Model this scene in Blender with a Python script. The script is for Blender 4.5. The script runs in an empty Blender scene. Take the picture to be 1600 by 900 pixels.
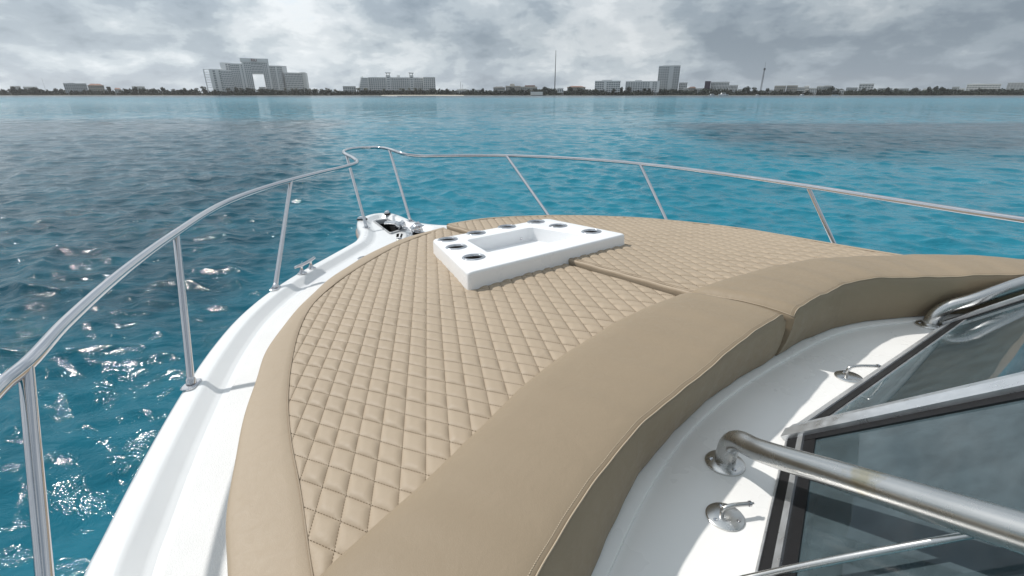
import bpy, bmesh, math, random
import numpy as np
from mathutils import Vector, Matrix

random.seed(7)
RNG = np.random.default_rng(11)
scene = bpy.context.scene
COL = scene.collection

# ------------------------------------------------------------------ camera
CAM_Z = 2.60
PITCH = math.atan(303 / 740.0)
cam_d = bpy.data.cameras.new('camera')
cam = bpy.data.objects.new('camera', cam_d)
COL.objects.link(cam)
cam_d.sensor_width = 36.0
cam_d.lens = 36.0 * 740 / 1600
cam_d.clip_start = 0.02
cam_d.clip_end = 20000
cam.location = (0, 0, CAM_Z)
cam.rotation_euler = (math.pi / 2 - PITCH, 0, 0)
scene.camera = cam

# ------------------------------------------------------------------ sun and sky
SUN_AZ = math.radians(57)     # left of the viewing direction
SUN_EL = math.radians(46)
SUN_DIR = Vector((-math.sin(SUN_AZ) * math.cos(SUN_EL), math.cos(SUN_AZ) * math.cos(SUN_EL), math.sin(SUN_EL)))
sun_d = bpy.data.lights.new('sun', 'SUN')
sun_d.energy = 3.3
sun_d.angle = math.radians(1.2)
sun_d.color = (1.0, 0.965, 0.92)
sun = bpy.data.objects.new('sun', sun_d)
COL.objects.link(sun)
sun.rotation_euler = SUN_DIR.to_track_quat('Z', 'Y').to_euler()

world = bpy.data.worlds.new('World')
scene.world = world
world.use_nodes = True


def build_world():
    nt = world.node_tree
    nt.nodes.clear()
    N = nt.nodes.new
    Lk = nt.links.new
    out = N('ShaderNodeOutputWorld')
    bg = N('ShaderNodeBackground')
    bg.inputs['Strength'].default_value = 0.1
    sky = N('ShaderNodeTexSky')
    sky.sky_type = 'NISHITA'
    sky.sun_disc = False
    sky.sun_elevation = SUN_EL
    sky.sun_rotation = -SUN_AZ
    sky.air_density = 1.2
    sky.dust_density = 2.0
    tc = N('ShaderNodeTexCoord')
    sep = N('ShaderNodeSeparateXYZ')
    Lk(tc.outputs['Generated'], sep.inputs[0])

    def math_(op, a, b=None, c=None, clamp=False):
        m = N('ShaderNodeMath')
        m.operation = op
        m.use_clamp = clamp
        for i, x in enumerate((a, b, c)):
            if x is None:
                continue
            if isinstance(x, (int, float)):
                m.inputs[i].default_value = x
            else:
                Lk(x, m.inputs[i])
        return m.outputs[0]
    zz = math_('MAXIMUM', sep.outputs['Z'], 0.0)
    den = math_('ADD', zz, 0.16)
    cx = math_('DIVIDE', sep.outputs['X'], den)
    cy = math_('DIVIDE', sep.outputs['Y'], den)
    # far cloud decks pile up towards the horizon, overhead they spread out
    cmb = N('ShaderNodeCombineXYZ')
    Lk(math_('MULTIPLY_ADD', cx, 0.10, math_('MULTIPLY', sep.outputs['X'], 1.0)), cmb.inputs[0])
    Lk(math_('MULTIPLY_ADD', cy, 0.10, math_('MULTIPLY', sep.outputs['Y'], 1.0)), cmb.inputs[1])
    Lk(math_('MULTIPLY', zz, 2.4), cmb.inputs[2])

    def noise(scale, detail, rough, dist, off):
        mp = N('ShaderNodeMapping')
        mp.inputs['Location'].default_value = off
        Lk(cmb.outputs[0], mp.inputs['Vector'])
        n = N('ShaderNodeTexNoise')
        n.inputs['Scale'].default_value = scale
        n.inputs['Detail'].default_value = detail
        n.inputs['Roughness'].default_value = rough
        n.inputs['Distortion'].default_value = dist
        Lk(mp.outputs[0], n.inputs['Vector'])
        return n.outputs['Fac']
    big = noise(1.7, 3, 0.5, 0.3, (5.2, 1.2, 0.2))
    mid = noise(4.2, 8, 0.52, 0.25, (7.3, 2.1, 1.4))
    fine = noise(11.0, 7, 0.58, 0.2, (1.3, 5.6, 4.4))
    s = math_('ADD', math_('MULTIPLY', big, 0.75), math_('MULTIPLY', mid, 0.65))
    s = math_('ADD', s, math_('MULTIPLY', fine, 0.40))
    s = math_('SUBTRACT', s, 0.37)
    ramp = N('ShaderNodeValToRGB')
    Lk(s, ramp.inputs[0])
    cr = ramp.color_ramp
    cr.interpolation = 'EASE'
    pts = [(0.36, (2.15, 2.65, 3.2)), (0.46, (2.95, 3.5, 4.05)), (0.53, (4.0, 4.55, 5.0)),
           (0.61, (5.3, 5.75, 6.1)), (0.70, (6.6, 6.95, 7.2)), (0.80, (5.9, 6.6, 7.2))]
    cr.elements[0].position, cr.elements[1].position = pts[0][0], pts[-1][0]
    for p, c in pts[1:-1]:
        cr.elements.new(p)
    for e, (p, c) in zip(cr.elements, pts):
        e.position = p
        e.color = (c[0] / 10, c[1] / 10, c[2] / 10, 1)
    # clouds seen towards the sun are lit through, those away from it are greyer
    nrm = N('ShaderNodeVectorMath')
    nrm.operation = 'DOT_PRODUCT'
    Lk(tc.outputs['Generated'], nrm.inputs[0])
    nrm.inputs[1].default_value = SUN_DIR
    d = math_('MULTIPLY_ADD', nrm.outputs['Value'], 0.5, 0.5, clamp=True)
    glow = math_('MULTIPLY_ADD', math_('POWER', d, 2.0), 12.0, 4.2)
    # clouds opposite the sun are lit from the front and brighten again
    glow = math_('MULTIPLY_ADD', math_('POWER', math_('SUBTRACT', 1.0, d), 2.0), 11.0, glow)
    # distant cloud pales in the sea air low over the horizon
    low = N('ShaderNodeMapRange')
    low.interpolation_type = 'SMOOTHSTEP'
    low.inputs['From Min'].default_value = 0.0
    low.inputs['From Max'].default_value = 0.11
    low.inputs['To Min'].default_value = 1.28
    low.inputs['To Max'].default_value = 1.0
    Lk(zz, low.inputs['Value'])
    glow = math_('MULTIPLY', glow, low.outputs[0])
    mul = N('ShaderNodeMix')
    mul.data_type = 'RGBA'
    mul.blend_type = 'MULTIPLY'
    mul.inputs[0].default_value = 1
    Lk(ramp.outputs[0], mul.inputs[6])
    gc = N('ShaderNodeCombineColor')
    for i in range(3):
        Lk(glow, gc.inputs[i])
    Lk(gc.outputs[0], mul.inputs[7])
    mix = N('ShaderNodeMix')
    mix.data_type = 'RGBA'
    mix.inputs[0].default_value = 0.93
    Lk(sky.outputs[0], mix.inputs[6])
    Lk(mul.outputs[2], mix.inputs[7])
    Lk(mix.outputs[2], bg.inputs['Color'])
    Lk(bg.outputs[0], out.inputs['Surface'])


build_world()
scene.view_settings.view_transform = 'Standard'
scene.view_settings.look = 'None'
scene.view_settings.gamma = 1.0
scene.view_settings.use_curve_mapping = False
scene.view_settings.exposure = 0.1

# ------------------------------------------------------------------ boat frame
# boat coordinates: x to starboard, y to the bow, z up from the sun pad
TRIM, HEAD = math.radians(-3.9), math.radians(37.04)
BF = Vector((-math.sin(HEAD) * math.cos(TRIM), math.cos(HEAD) * math.cos(TRIM), math.sin(TRIM)))
BS = Vector((math.cos(HEAD), math.sin(HEAD), 0))
BU = BS.cross(BF)
BOAT = Matrix(((BS.x, BF.x, BU.x, .504), (BS.y, BF.y, BU.y, 2.167), (BS.z, BF.z, BU.z, 1.75), (0, 0, 0, 1)))


# ------------------------------------------------------------------ helpers
def tag(o, label=None, cat=None, group=None, kind=None):
    if label:
        o['label'] = label
    if cat:
        o['category'] = cat
    if group:
        o['group'] = group
    if kind:
        o['kind'] = kind
    return o


def empty(name, mat=None, loc=None):
    o = bpy.data.objects.new(name, None)
    o.empty_display_size = 0.2
    COL.objects.link(o)
    if mat is not None:
        o.matrix_world = mat
    if loc is not None:
        o.location = loc
    return o


def link(name, me, mat, parent=None, smooth=None):
    o = bpy.data.objects.new(name, me)
    if mat is not None and not me.materials:
        me.materials.append(mat)
    COL.objects.link(o)
    if parent is not None:
        o.parent = parent
    if smooth is not None:
        if smooth >= 180:
            me.shade_smooth()
        else:
            me.shade_smooth()
            me.set_sharp_from_angle(angle=math.radians(smooth))
    return o


class MB:
    """collects faces, links them as one mesh"""
    def __init__(self):
        self.v, self.f = [], []

    def add(self, vs, fs):
        n = len(self.v)
        self.v += [tuple(q) for q in vs]
        self.f += [tuple(i + n for i in f) for f in fs]
        return self

    def box(self, c, sx, sy, sz, rot=None):
        vs = [Vector((x * sx / 2, y * sy / 2, z * sz / 2)) for x in (-1, 1) for y in (-1, 1) for z in (-1, 1)]
        if rot is not None:
            vs = [rot @ v for v in vs]
        c = Vector(c)
        self.add([v + c for v in vs], [(0, 1, 3, 2), (4, 6, 7, 5), (0, 4, 5, 1), (2, 3, 7, 6), (0, 2, 6, 4), (1, 5, 7, 3)])
        return self

    def box2(self, a, b):
        a, b = Vector(a), Vector(b)
        d = b - a
        return self.box((a + b) / 2, abs(d.x), abs(d.y), abs(d.z))

    def beam(self, a, b, side, nrm, s0, s1, n0, n1):
        """bar from a to b; section spans s0..s1 along side and n0..n1 along nrm"""
        vs = []
        for p in (Vector(a), Vector(b)):
            for s, n in ((s0, n0), (s1, n0), (s1, n1), (s0, n1)):
                vs.append(p + side * s + nrm * n)
        self.add(vs, [(0, 1, 2, 3), (7, 6, 5, 4), (0, 4, 5, 1), (1, 5, 6, 2), (2, 6, 7, 3), (3, 7, 4, 0)])
        return self

    def tube(self, pts, r, n=12, cap=True, closed=False):
        pts = [Vector(p) for p in pts]
        m = len(pts)
        rr = r if hasattr(r, '__len__') else [r] * m
        tang = []
        for i in range(m):
            a = pts[(i - 1) % m] if (closed or i > 0) else pts[0]
            b = pts[(i + 1) % m] if (closed or i < m - 1) else pts[-1]
            tang.append((b - a).normalized())
        up = Vector((0, 0, 1))
        if abs(tang[0].dot(up)) > .9:
            up = Vector((1, 0, 0))
        x = (up - tang[0] * up.dot(tang[0])).normalized()
        vs = []
        for i in range(m):
            t = tang[i]
            x = (x - t * x.dot(t)).normalized()
            y = t.cross(x)
            for k in range(n):
                a = 2 * math.pi * k / n
                vs.append(pts[i] + (x * math.cos(a) + y * math.sin(a)) * rr[i])
        fs = []
        for i in range(m if closed else m - 1):
            j = (i + 1) % m
            for k in range(n):
                k2 = (k + 1) % n
                fs.append((i * n + k, i * n + k2, j * n + k2, j * n + k))
        if cap and not closed:
            fs.append(tuple(range(n))[::-1])
            fs.append(tuple((m - 1) * n + k for k in range(n)))
        return self.add(vs, fs)

    def lathe(self, c, prof, n=24, axis=Vector((0, 0, 1)), cap=(True, True)):
        """prof: list of (radius, height along axis)"""
        c = Vector(c)
        z = Vector(axis).normalized()
        x = z.orthogonal().normalized()
        y = z.cross(x)
        vs, fs = [], []
        for r, h in prof:
            for k in range(n):
                a = 2 * math.pi * k / n
                vs.append(c + z * h + (x * math.cos(a) + y * math.sin(a)) * r)
        for i in range(len(prof) - 1):
            for k in range(n):
                k2 = (k + 1) % n
                fs.append((i * n + k, i * n + k2, (i + 1) * n + k2, (i + 1) * n + k))
        if cap[0]:
            fs.append(tuple(range(n))[::-1])
        if cap[1]:
            fs.append(tuple((len(prof) - 1) * n + k for k in range(n)))
        return self.add(vs, fs)

    def loft(self, rings, closed=False, capends=False):
        n = len(rings[0])
        vs = [p for r in rings for p in r]
        fs = []
        for i in range(len(rings) - 1):
            for k in range(n if closed else n - 1):
                k2 = (k + 1) % n
                fs.append((i * n + k, i * n + k2, (i + 1) * n + k2, (i + 1) * n + k))
        if capends:
            fs.append(tuple(range(n))[::-1])
            fs.append(tuple((len(rings) - 1) * n + k for k in range(n)))
        return self.add(vs, fs)

    def mesh(self, name):
        me = bpy.data.meshes.new(name)
        me.from_pydata(self.v, [], self.f)
        bm = bmesh.new()
        bm.from_mesh(me)
        bmesh.ops.recalc_face_normals(bm, faces=bm.faces)
        bm.to_mesh(me)
        bm.free()
        return me

    def build(self, name, mat, parent=None, smooth=None):
        return link(name, self.mesh(name), mat, parent, smooth)


def spline(pts, n, closed=False):
    """centripetal-like Catmull-Rom resampled to n points by arc length (tuples of any size)"""
    P = np.array(pts, float)
    m = len(P)
    dense = []
    for i in range(m - 1):
        p0, p1, p2, p3 = P[max(i - 1, 0)], P[i], P[i + 1], P[min(i + 2, m - 1)]
        d = np.linalg.norm(p2 - p1) + 1e-9
        d0 = np.linalg.norm(p1 - p0) or d
        d2 = np.linalg.norm(p3 - p2) or d
        m1 = ((p1 - p0) / d0 * d + (p2 - p1)) / (2 if i > 0 else 1)
        m2 = ((p2 - p1) + (p3 - p2) / d2 * d) / (2 if i < m - 2 else 1)
        for k in range(16):
            t = k / 16
            dense.append((2 * t**3 - 3 * t**2 + 1) * p1 + (t**3 - 2 * t**2 + t) * m1 + (-2 * t**3 + 3 * t**2) * p2 + (t**3 - t**2) * m2)
    dense.append(P[-1])
    D = np.array(dense)
    s = np.concatenate([[0], np.cumsum(np.linalg.norm(np.diff(D, axis=0), axis=1))])
    q = np.linspace(0, s[-1], n)
    return np.stack([np.interp(q, s, D[:, k]) for k in range(D.shape[1])], 1)


def inward(path, sign=1):
    t = np.gradient(path[:, :2], axis=0)
    t /= np.linalg.norm(t, axis=1)[:, None] + 1e-9
    return np.stack([t[:, 1], -t[:, 0]], 1) * sign


def in_poly(pts, poly):
    x, y = pts[:, 0], pts[:, 1]
    inside = np.zeros(len(pts), bool)
    n = len(poly)
    j = n - 1
    for i in range(n):
        xi, yi = poly[i]
        xj, yj = poly[j]
        c = ((yi > y) != (yj > y))
        with np.errstate(divide='ignore', invalid='ignore'):
            xc = (xj - xi) * (y - yi) / (yj - yi + 1e-15) + xi
        inside ^= c & (x < xc)
        j = i
    return inside


# ------------------------------------------------------------------ materials
def mat_base(name):
    m = bpy.data.materials.new(name)
    m.use_nodes = True
    nt = m.node_tree
    return m, nt, nt.nodes['Principled BSDF']


def mk(name, col, rough=.5, metal=0., var=0.0, vscale=3., bump=0., bscale=200., spec=.5, coat=0., rvar=0., detail=4, stretch=None):
    m, nt, b = mat_base(name)
    N, Lk = nt.nodes.new, nt.links.new
    b.inputs['Base Color'].default_value = (*col, 1)
    b.inputs['Roughness'].default_value = rough
    b.inputs['Metallic'].default_value = metal
    b.inputs['Specular IOR Level'].default_value = spec
    b.inputs['Coat Weight'].default_value = coat
    b.inputs['Coat Roughness'].default_value = .08
    tc = N('ShaderNodeTexCoord')
    vec = tc.outputs['Object']
    if stretch:
        mp = N('ShaderNodeMapping')
        mp.inputs['Scale'].default_value = stretch
        Lk(vec, mp.inputs[0])
        vec = mp.outputs[0]
    if var or rvar:
        n = N('ShaderNodeTexNoise')
        n.inputs['Scale'].default_value = vscale
        n.inputs['Detail'].default_value = detail
        n.inputs['Roughness'].default_value = .6
        Lk(vec, n.inputs['Vector'])
        if var:
            mx = N('ShaderNodeMix')
            mx.data_type = 'RGBA'
            mx.inputs[6].default_value = tuple(min(1, c * (1 - var)) for c in col) + (1,)
            mx.inputs[7].default_value = tuple(min(1, c * (1 + var)) for c in col) + (1,)
            Lk(n.outputs['Fac'], mx.inputs[0])
            Lk(mx.outputs[2], b.inputs['Base Color'])
        if rvar:
            mr = N('ShaderNodeMapRange')
            mr.inputs['From Min'].default_value = .3
            mr.inputs['From Max'].default_value = .7
            mr.inputs['To Min'].default_value = max(.02, rough - rvar)
            mr.inputs['To Max'].default_value = rough + rvar
            Lk(n.outputs['Fac'], mr.inputs['Value'])
            Lk(mr.outputs[0], b.inputs['Roughness'])
    if bump:
        n2 = N('ShaderNodeTexNoise')
        n2.inputs['Scale'].default_value = bscale
        n2.inputs['Detail'].default_value = 3
        Lk(vec, n2.inputs['Vector'])
        bp = N('ShaderNodeBump')
        bp.inputs['Strength'].default_value = bump
        bp.inputs['Distance'].default_value = .002
        Lk(n2.outputs['Fac'], bp.inputs['Height'])
        Lk(bp.outputs[0], b.inputs['Normal'])
    return m


M = {}
M['gelcoat'] = mk('white_gelcoat', (.76, .77, .77), .22, var=.05, vscale=3.5, rvar=.06, coat=.3)
M['console'] = mk('console_gelcoat', (.86, .865, .87), .3, var=.02, vscale=4, rvar=.06, coat=.2)
M['nonskid'] = mk('nonskid_gelcoat', (.71, .71, .70), .6, var=.06, vscale=5, bump=.9, bscale=330)
M['cabin'] = mk('cabin_gelcoat', (.80, .79, .765), .3, var=.05, vscale=3, rvar=.1, coat=.1)
M['steel'] = mk('stainless_steel', (.62, .62, .635), .07, 1.0, var=.06, vscale=25, rvar=.05)
M['steel_dull'] = mk('weathered_stainless', (.64, .635, .62), .27, 1.0, var=.05, vscale=12, rvar=.03, bump=.0, bscale=90)
M['alu'] = mk('anodised_aluminium', (.66, .68, .70), .34, .8, var=.08, vscale=30, rvar=.1, bump=.1, bscale=160)
M['rubber'] = mk('black_rubber', (.010, .010, .011), .55, var=.2, vscale=20, spec=.25)
M['dark'] = mk('dark_well', (.012, .012, .012), .7)
M['seal'] = mk('grey_gasket', (.33, .34, .35), .5, var=.1, vscale=30)
M['rub'] = mk('rub_rail_vinyl', (.20, .17, .15), .5, var=.15, vscale=8)
M['dash'] = mk('dashboard_grey', (.34, .42, .44), .7, var=.08, vscale=2)
M['bottom'] = mk('cup_inside_steel', (.30, .285, .26), .28, 1.0, var=.15, vscale=30, stretch=(1, 1, .1))


def vinyl(name, col, var=.085):
    m, nt, b = mat_base(name)
    N, Lk = nt.nodes.new, nt.links.new
    tc = N('ShaderNodeTexCoord')
    n = N('ShaderNodeTexNoise')
    n.inputs['Scale'].default_value = 2.2
    n.inputs['Detail'].default_value = 7
    n.inputs['Roughness'].default_value = .62
    Lk(tc.outputs['Object'], n.inputs['Vector'])
    mx = N('ShaderNodeMix')
    mx.data_type = 'RGBA'
    mx.inputs[6].default_value = tuple(c * (1 - var) for c in col) + (1,)
    mx.inputs[7].default_value = tuple(c * (1 + var) for c in col) + (1,)
    Lk(n.outputs['Fac'], mx.inputs[0])
    Lk(mx.outputs[2], b.inputs['Base Color'])
    b.inputs['Roughness'].default_value = .52
    b.inputs['Specular IOR Level'].default_value = .20
    b.inputs['Sheen Weight'].default_value = .0
    b.inputs['Sheen Roughness'].default_value = .5
    v = N('ShaderNodeTexVoronoi')
    v.inputs['Scale'].default_value = 520
    Lk(tc.outputs['Object'], v.inputs['Vector'])
    n2 = N('ShaderNodeTexNoise')
    n2.inputs['Scale'].default_value = 6
    n2.inputs['Detail'].default_value = 8
    n2.inputs['Distortion'].default_value = .8
    Lk(tc.outputs['Object'], n2.inputs['Vector'])
    b1 = N('ShaderNodeBump')
    b1.inputs['Strength'].default_value = .18
    b1.inputs['Distance'].default_value = .001
    Lk(v.outputs['Distance'], b1.inputs['Height'])
    b2 = N('ShaderNodeBump')
    b2.inputs['Strength'].default_value = .35
    b2.inputs['Distance'].default_value = .010
    Lk(n2.outputs['Fac'], b2.inputs['Height'])
    n3 = N('ShaderNodeTexNoise')
    n3.inputs['Scale'].default_value = 26
    n3.inputs['Detail'].default_value = 6
    n3.inputs['Roughness'].default_value = .7
    n3.inputs['Distortion'].default_value = 1.5
    Lk(tc.outputs['Object'], n3.inputs['Vector'])
    b3 = N('ShaderNodeBump')
    b3.inputs['Strength'].default_value = .30
    b3.inputs['Distance'].default_value = .0022
    Lk(n3.outputs['Fac'], b3.inputs['Height'])
    Lk(b1.outputs[0], b3.inputs['Normal'])
    Lk(b3.outputs[0], b2.inputs['Normal'])
    mr = N('ShaderNodeMapRange')
    mr.inputs['From Min'].default_value = .3
    mr.inputs['From Max'].default_value = .7
    mr.inputs['To Min'].default_value = .44
    mr.inputs['To Max'].default_value = .62
    Lk(n3.outputs['Fac'], mr.inputs['Value'])
    Lk(mr.outputs[0], b.inputs['Roughness'])
    Lk(b2.outputs[0], b.inputs['Normal'])
    return m


# creased marine vinyl
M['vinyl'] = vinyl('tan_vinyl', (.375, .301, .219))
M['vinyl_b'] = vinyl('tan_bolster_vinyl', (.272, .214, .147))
M['thread'] = mk('tan_thread', (.29, .225, .157), .7)
M['thread_l'] = mk('pale_thread', (.42, .34, .245), .7)


def glass_mat():
    m = bpy.data.materials.new('tinted_glass')
    m.use_nodes = True
    nt = m.node_tree
    nt.nodes.clear()
    N, Lk = nt.nodes.new, nt.links.new
    out = N('ShaderNodeOutputMaterial')
    tr = N('ShaderNodeBsdfTransparent')
    tr.inputs[0].default_value = (.62, .80, .84, 1)
    gl = N('ShaderNodeBsdfGlossy')
    gl.inputs['Roughness'].default_value = .025
    df = N('ShaderNodeBsdfDiffuse')
    df.inputs[0].default_value = (.27, .38, .425, 1)
    n = N('ShaderNodeTexNoise')
    n.inputs['Scale'].default_value = 14
    n.inputs['Detail'].default_value = 7
    n.inputs['Roughness'].default_value = .65
    tc = N('ShaderNodeTexCoord')
    Lk(tc.outputs['Object'], n.inputs['Vector'])
    mr = N('ShaderNodeMapRange')
    mr.inputs['From Min'].default_value = .35
    mr.inputs['From Max'].default_value = .75
    mr.inputs['To Min'].default_value = .15
    mr.inputs['To Max'].default_value = .27
    Lk(n.outputs['Fac'], mr.inputs['Value'])
    m1 = N('ShaderNodeMixShader')        # salt film on the pane
    Lk(mr.outputs[0], m1.inputs[0])
    Lk(tr.outputs[0], m1.inputs[1])
    Lk(df.outputs[0], m1.inputs[2])
    fr = N('ShaderNodeFresnel')
    fr.inputs['IOR'].default_value = 1.5
    m2 = N('ShaderNodeMixShader')
    Lk(fr.outputs[0], m2.inputs[0])
    Lk(m1.outputs[0], m2.inputs[1])
    Lk(gl.outputs[0], m2.inputs[2])
    Lk(m2.outputs[0], out.inputs['Surface'])
    return m


M['glass'] = glass_mat()


# ------------------------------------------------------------------ the sea
def water_mat():
    m, nt, b = mat_base('sea_water')
    N, Lk = nt.nodes.new, nt.links.new
    geo = N('ShaderNodeNewGeometry')
    pos = geo.outputs['Position']
    sep = N('ShaderNodeSeparateXYZ')
    Lk(pos, sep.inputs[0])

    def math_(op, a, b_=None, c=None, clamp=False):
        mm = N('ShaderNodeMath')
        mm.operation = op
        mm.use_clamp = clamp
        for i, x in enumerate((a, b_, c)):
            if x is None:
                continue
            if isinstance(x, (int, float)):
                mm.inputs[i].default_value = x
            else:
                Lk(x, mm.inputs[i])
        return mm.outputs[0]

    def noise(scale, detail=4, rough=.5, st=(1, 1, 1), off=(0, 0, 0), dist=0.):
        mp = N('ShaderNodeMapping')
        mp.inputs['Scale'].default_value = st
        mp.inputs['Location'].default_value = off
        Lk(pos, mp.inputs[0])
        n = N('ShaderNodeTexNoise')
        n.inputs['Scale'].default_value = scale
        n.inputs['Detail'].default_value = detail
        n.inputs['Roughness'].default_value = rough
        n.inputs['Distortion'].default_value = dist
        Lk(mp.outputs[0], n.inputs['Vector'])
        return n.outputs['Fac']

    def smooth(x, a, b_):
        mr = N('ShaderNodeMapRange')
        mr.interpolation_type = 'SMOOTHSTEP'
        mr.inputs['From Min'].default_value = a
        mr.inputs['From Max'].default_value = b_
        Lk(x, mr.inputs['Value'])
        return mr.outputs[0]
    X, Y = sep.outputs['X'], sep.outputs['Y']
    # seagrass beds on the sand bottom
    wob = math_('MULTIPLY', math_('SUBTRACT', noise(.10, 5, .55), .5), 22.0)
    wob2 = math_('MULTIPLY', math_('SUBTRACT', noise(.45, 4, .55, off=(4, 9, 0)), .5), 6.0)
    wsum = math_('ADD', wob, wob2)
    Xw = math_('ADD', X, wsum)
    Yw = math_('ADD', Y, math_('MULTIPLY', wsum, .55))
    # bed off the port side: left of a line running out from the bow
    side = math_('ADD', math_('MULTIPLY', Y, .33), X)
    side = math_('ADD', side, math_('MULTIPLY', wsum, .35))
    left = math_('SUBTRACT', 1.0, smooth(side, -3.0, 1.2))
    left = math_('MULTIPLY', left, math_('SUBTRACT', 1.0, smooth(Yw, 46.0, 64.0)))
    left = math_('MULTIPLY', left, math_('MULTIPLY_ADD', smooth(math_('ADD', Y, math_('MULTIPLY', wob2, .6)), 2.0, 7.0), .42, .58))
    # bed off the starboard bow
    right = smooth(Xw, 9.0, 19.0)
    right = math_('MULTIPLY', right, smooth(math_('ADD', Yw, math_('MULTIPLY', X, -.08)), 15.0, 25.0))
    right = math_('MULTIPLY', right, math_('SUBTRACT', 1.0, smooth(math_('ADD', Y, math_('MULTIPLY', wsum, .25)), 46.0, 52.0)))
    # scattered small patches
    scat = math_('MULTIPLY', smooth(noise(.17, 4, .55, off=(13, 5, 0)), .60, .72), .45)
    far = math_('SUBTRACT', 1.0, smooth(Y, 60.0, 120.0))
    scat = math_('MULTIPLY', scat, far)
    grass = math_('MAXIMUM', math_('MAXIMUM', left, right), scat)
    tex = noise(.8, 6, .6, off=(2, 2, 0))
    grass = math_('MULTIPLY', grass, math_('MULTIPLY_ADD', smooth(tex, .30, .62), .28, .70), clamp=True)
    c1 = N('ShaderNodeMix')
    c1.data_type = 'RGBA'
    sv = noise(.22, 5, .6, off=(6, 1, 0))
    Lk(sv, c1.inputs[0])
    c1.inputs[6].default_value = (.013, .148, .215, 1)
    c1.inputs[7].default_value = (.021, .210, .286, 1)
    c2 = N('ShaderNodeMix')
    c2.data_type = 'RGBA'
    Lk(grass, c2.inputs[0])
    Lk(c1.outputs[2], c2.inputs[6])
    c2.inputs[7].default_value = (.005, .048, .074, 1)
    # shallow weedy strip in front of the shore
    c3 = N('ShaderNodeMix')
    c3.data_type = 'RGBA'
    sh = smooth(math_('ADD', Y, math_('MULTIPLY', X, .03)), 300.0, 480.0)
    Lk(sh, c3.inputs[0])
    Lk(c2.outputs[2], c3.inputs[6])
    c3.inputs[7].default_value = (.04, .095, .125, 1)
    Lk(c3.outputs[2], b.inputs['Base Color'])
    rg = smooth(Y, 25.0, 260.0)
    Lk(math_('MULTIPLY_ADD', rg, .12, .05), b.inputs['Roughness'])
    b.inputs['IOR'].default_value = 1.333
    b.inputs['Specular IOR Level'].default_value = .105
    # ripples
    r1 = noise(1.5, 4, .55, st=(1, 1.5, 1), dist=.5)
    r2 = noise(5.5, 5, .6, st=(1, 1.4, 1), off=(3, 8, 0), dist=.6)
    r0 = math_('MULTIPLY', noise(.33, 5, .62, st=(1, 1.6, 1), off=(5, 2, 0), dist=.4), math_('MULTIPLY', smooth(Y, 25.0, 90.0), .55))
    h = math_('ADD', math_('ADD', math_('MULTIPLY', r1, .045), math_('MULTIPLY', r2, .016)), r0)
    bp = N('ShaderNodeBump')
    bp.inputs['Strength'].default_value = 1.0
    bp.inputs['Distance'].default_value = 1.0
    Lk(h, bp.inputs['Height'])
    # ripples too small to resolve far out: tilt the normal itself
    mpn = N('ShaderNodeMapping')
    mpn.inputs['Scale'].default_value = (.55, .95, 1)
    Lk(pos, mpn.inputs[0])
    nn = N('ShaderNodeTexNoise')
    nn.inputs['Scale'].default_value = 1.0
    nn.inputs['Detail'].default_value = 5
    nn.inputs['Roughness'].default_value = .65
    Lk(mpn.outputs[0], nn.inputs['Vector'])
    va = N('ShaderNodeVectorMath')
    va.operation = 'SUBTRACT'
    Lk(nn.outputs['Color'], va.inputs[0])
    va.inputs[1].default_value = (.5, .5, .5)
    vs_ = N('ShaderNodeVectorMath')
    vs_.operation = 'SCALE'
    Lk(va.outputs[0], vs_.inputs[0])
    Lk(math_('MULTIPLY_ADD', smooth(Y, 22.0, 80.0), 1.25, .05), vs_.inputs['Scale'])
    vf = N('ShaderNodeVectorMath')
    vf.operation = 'MULTIPLY'
    Lk(vs_.outputs[0], vf.inputs[0])
    vf.inputs[1].default_value = (1, 1, 0)
    vadd = N('ShaderNodeVectorMath')
    vadd.operation = 'ADD'
    Lk(bp.outputs[0], vadd.inputs[0])
    Lk(vf.outputs[0], vadd.inputs[1])
    vn = N('ShaderNodeVectorMath')
    vn.operation = 'NORMALIZE'
    Lk(vadd.outputs[0], vn.inputs[0])
    Lk(vn.outputs[0], b.inputs['Normal'])
    return m


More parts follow.
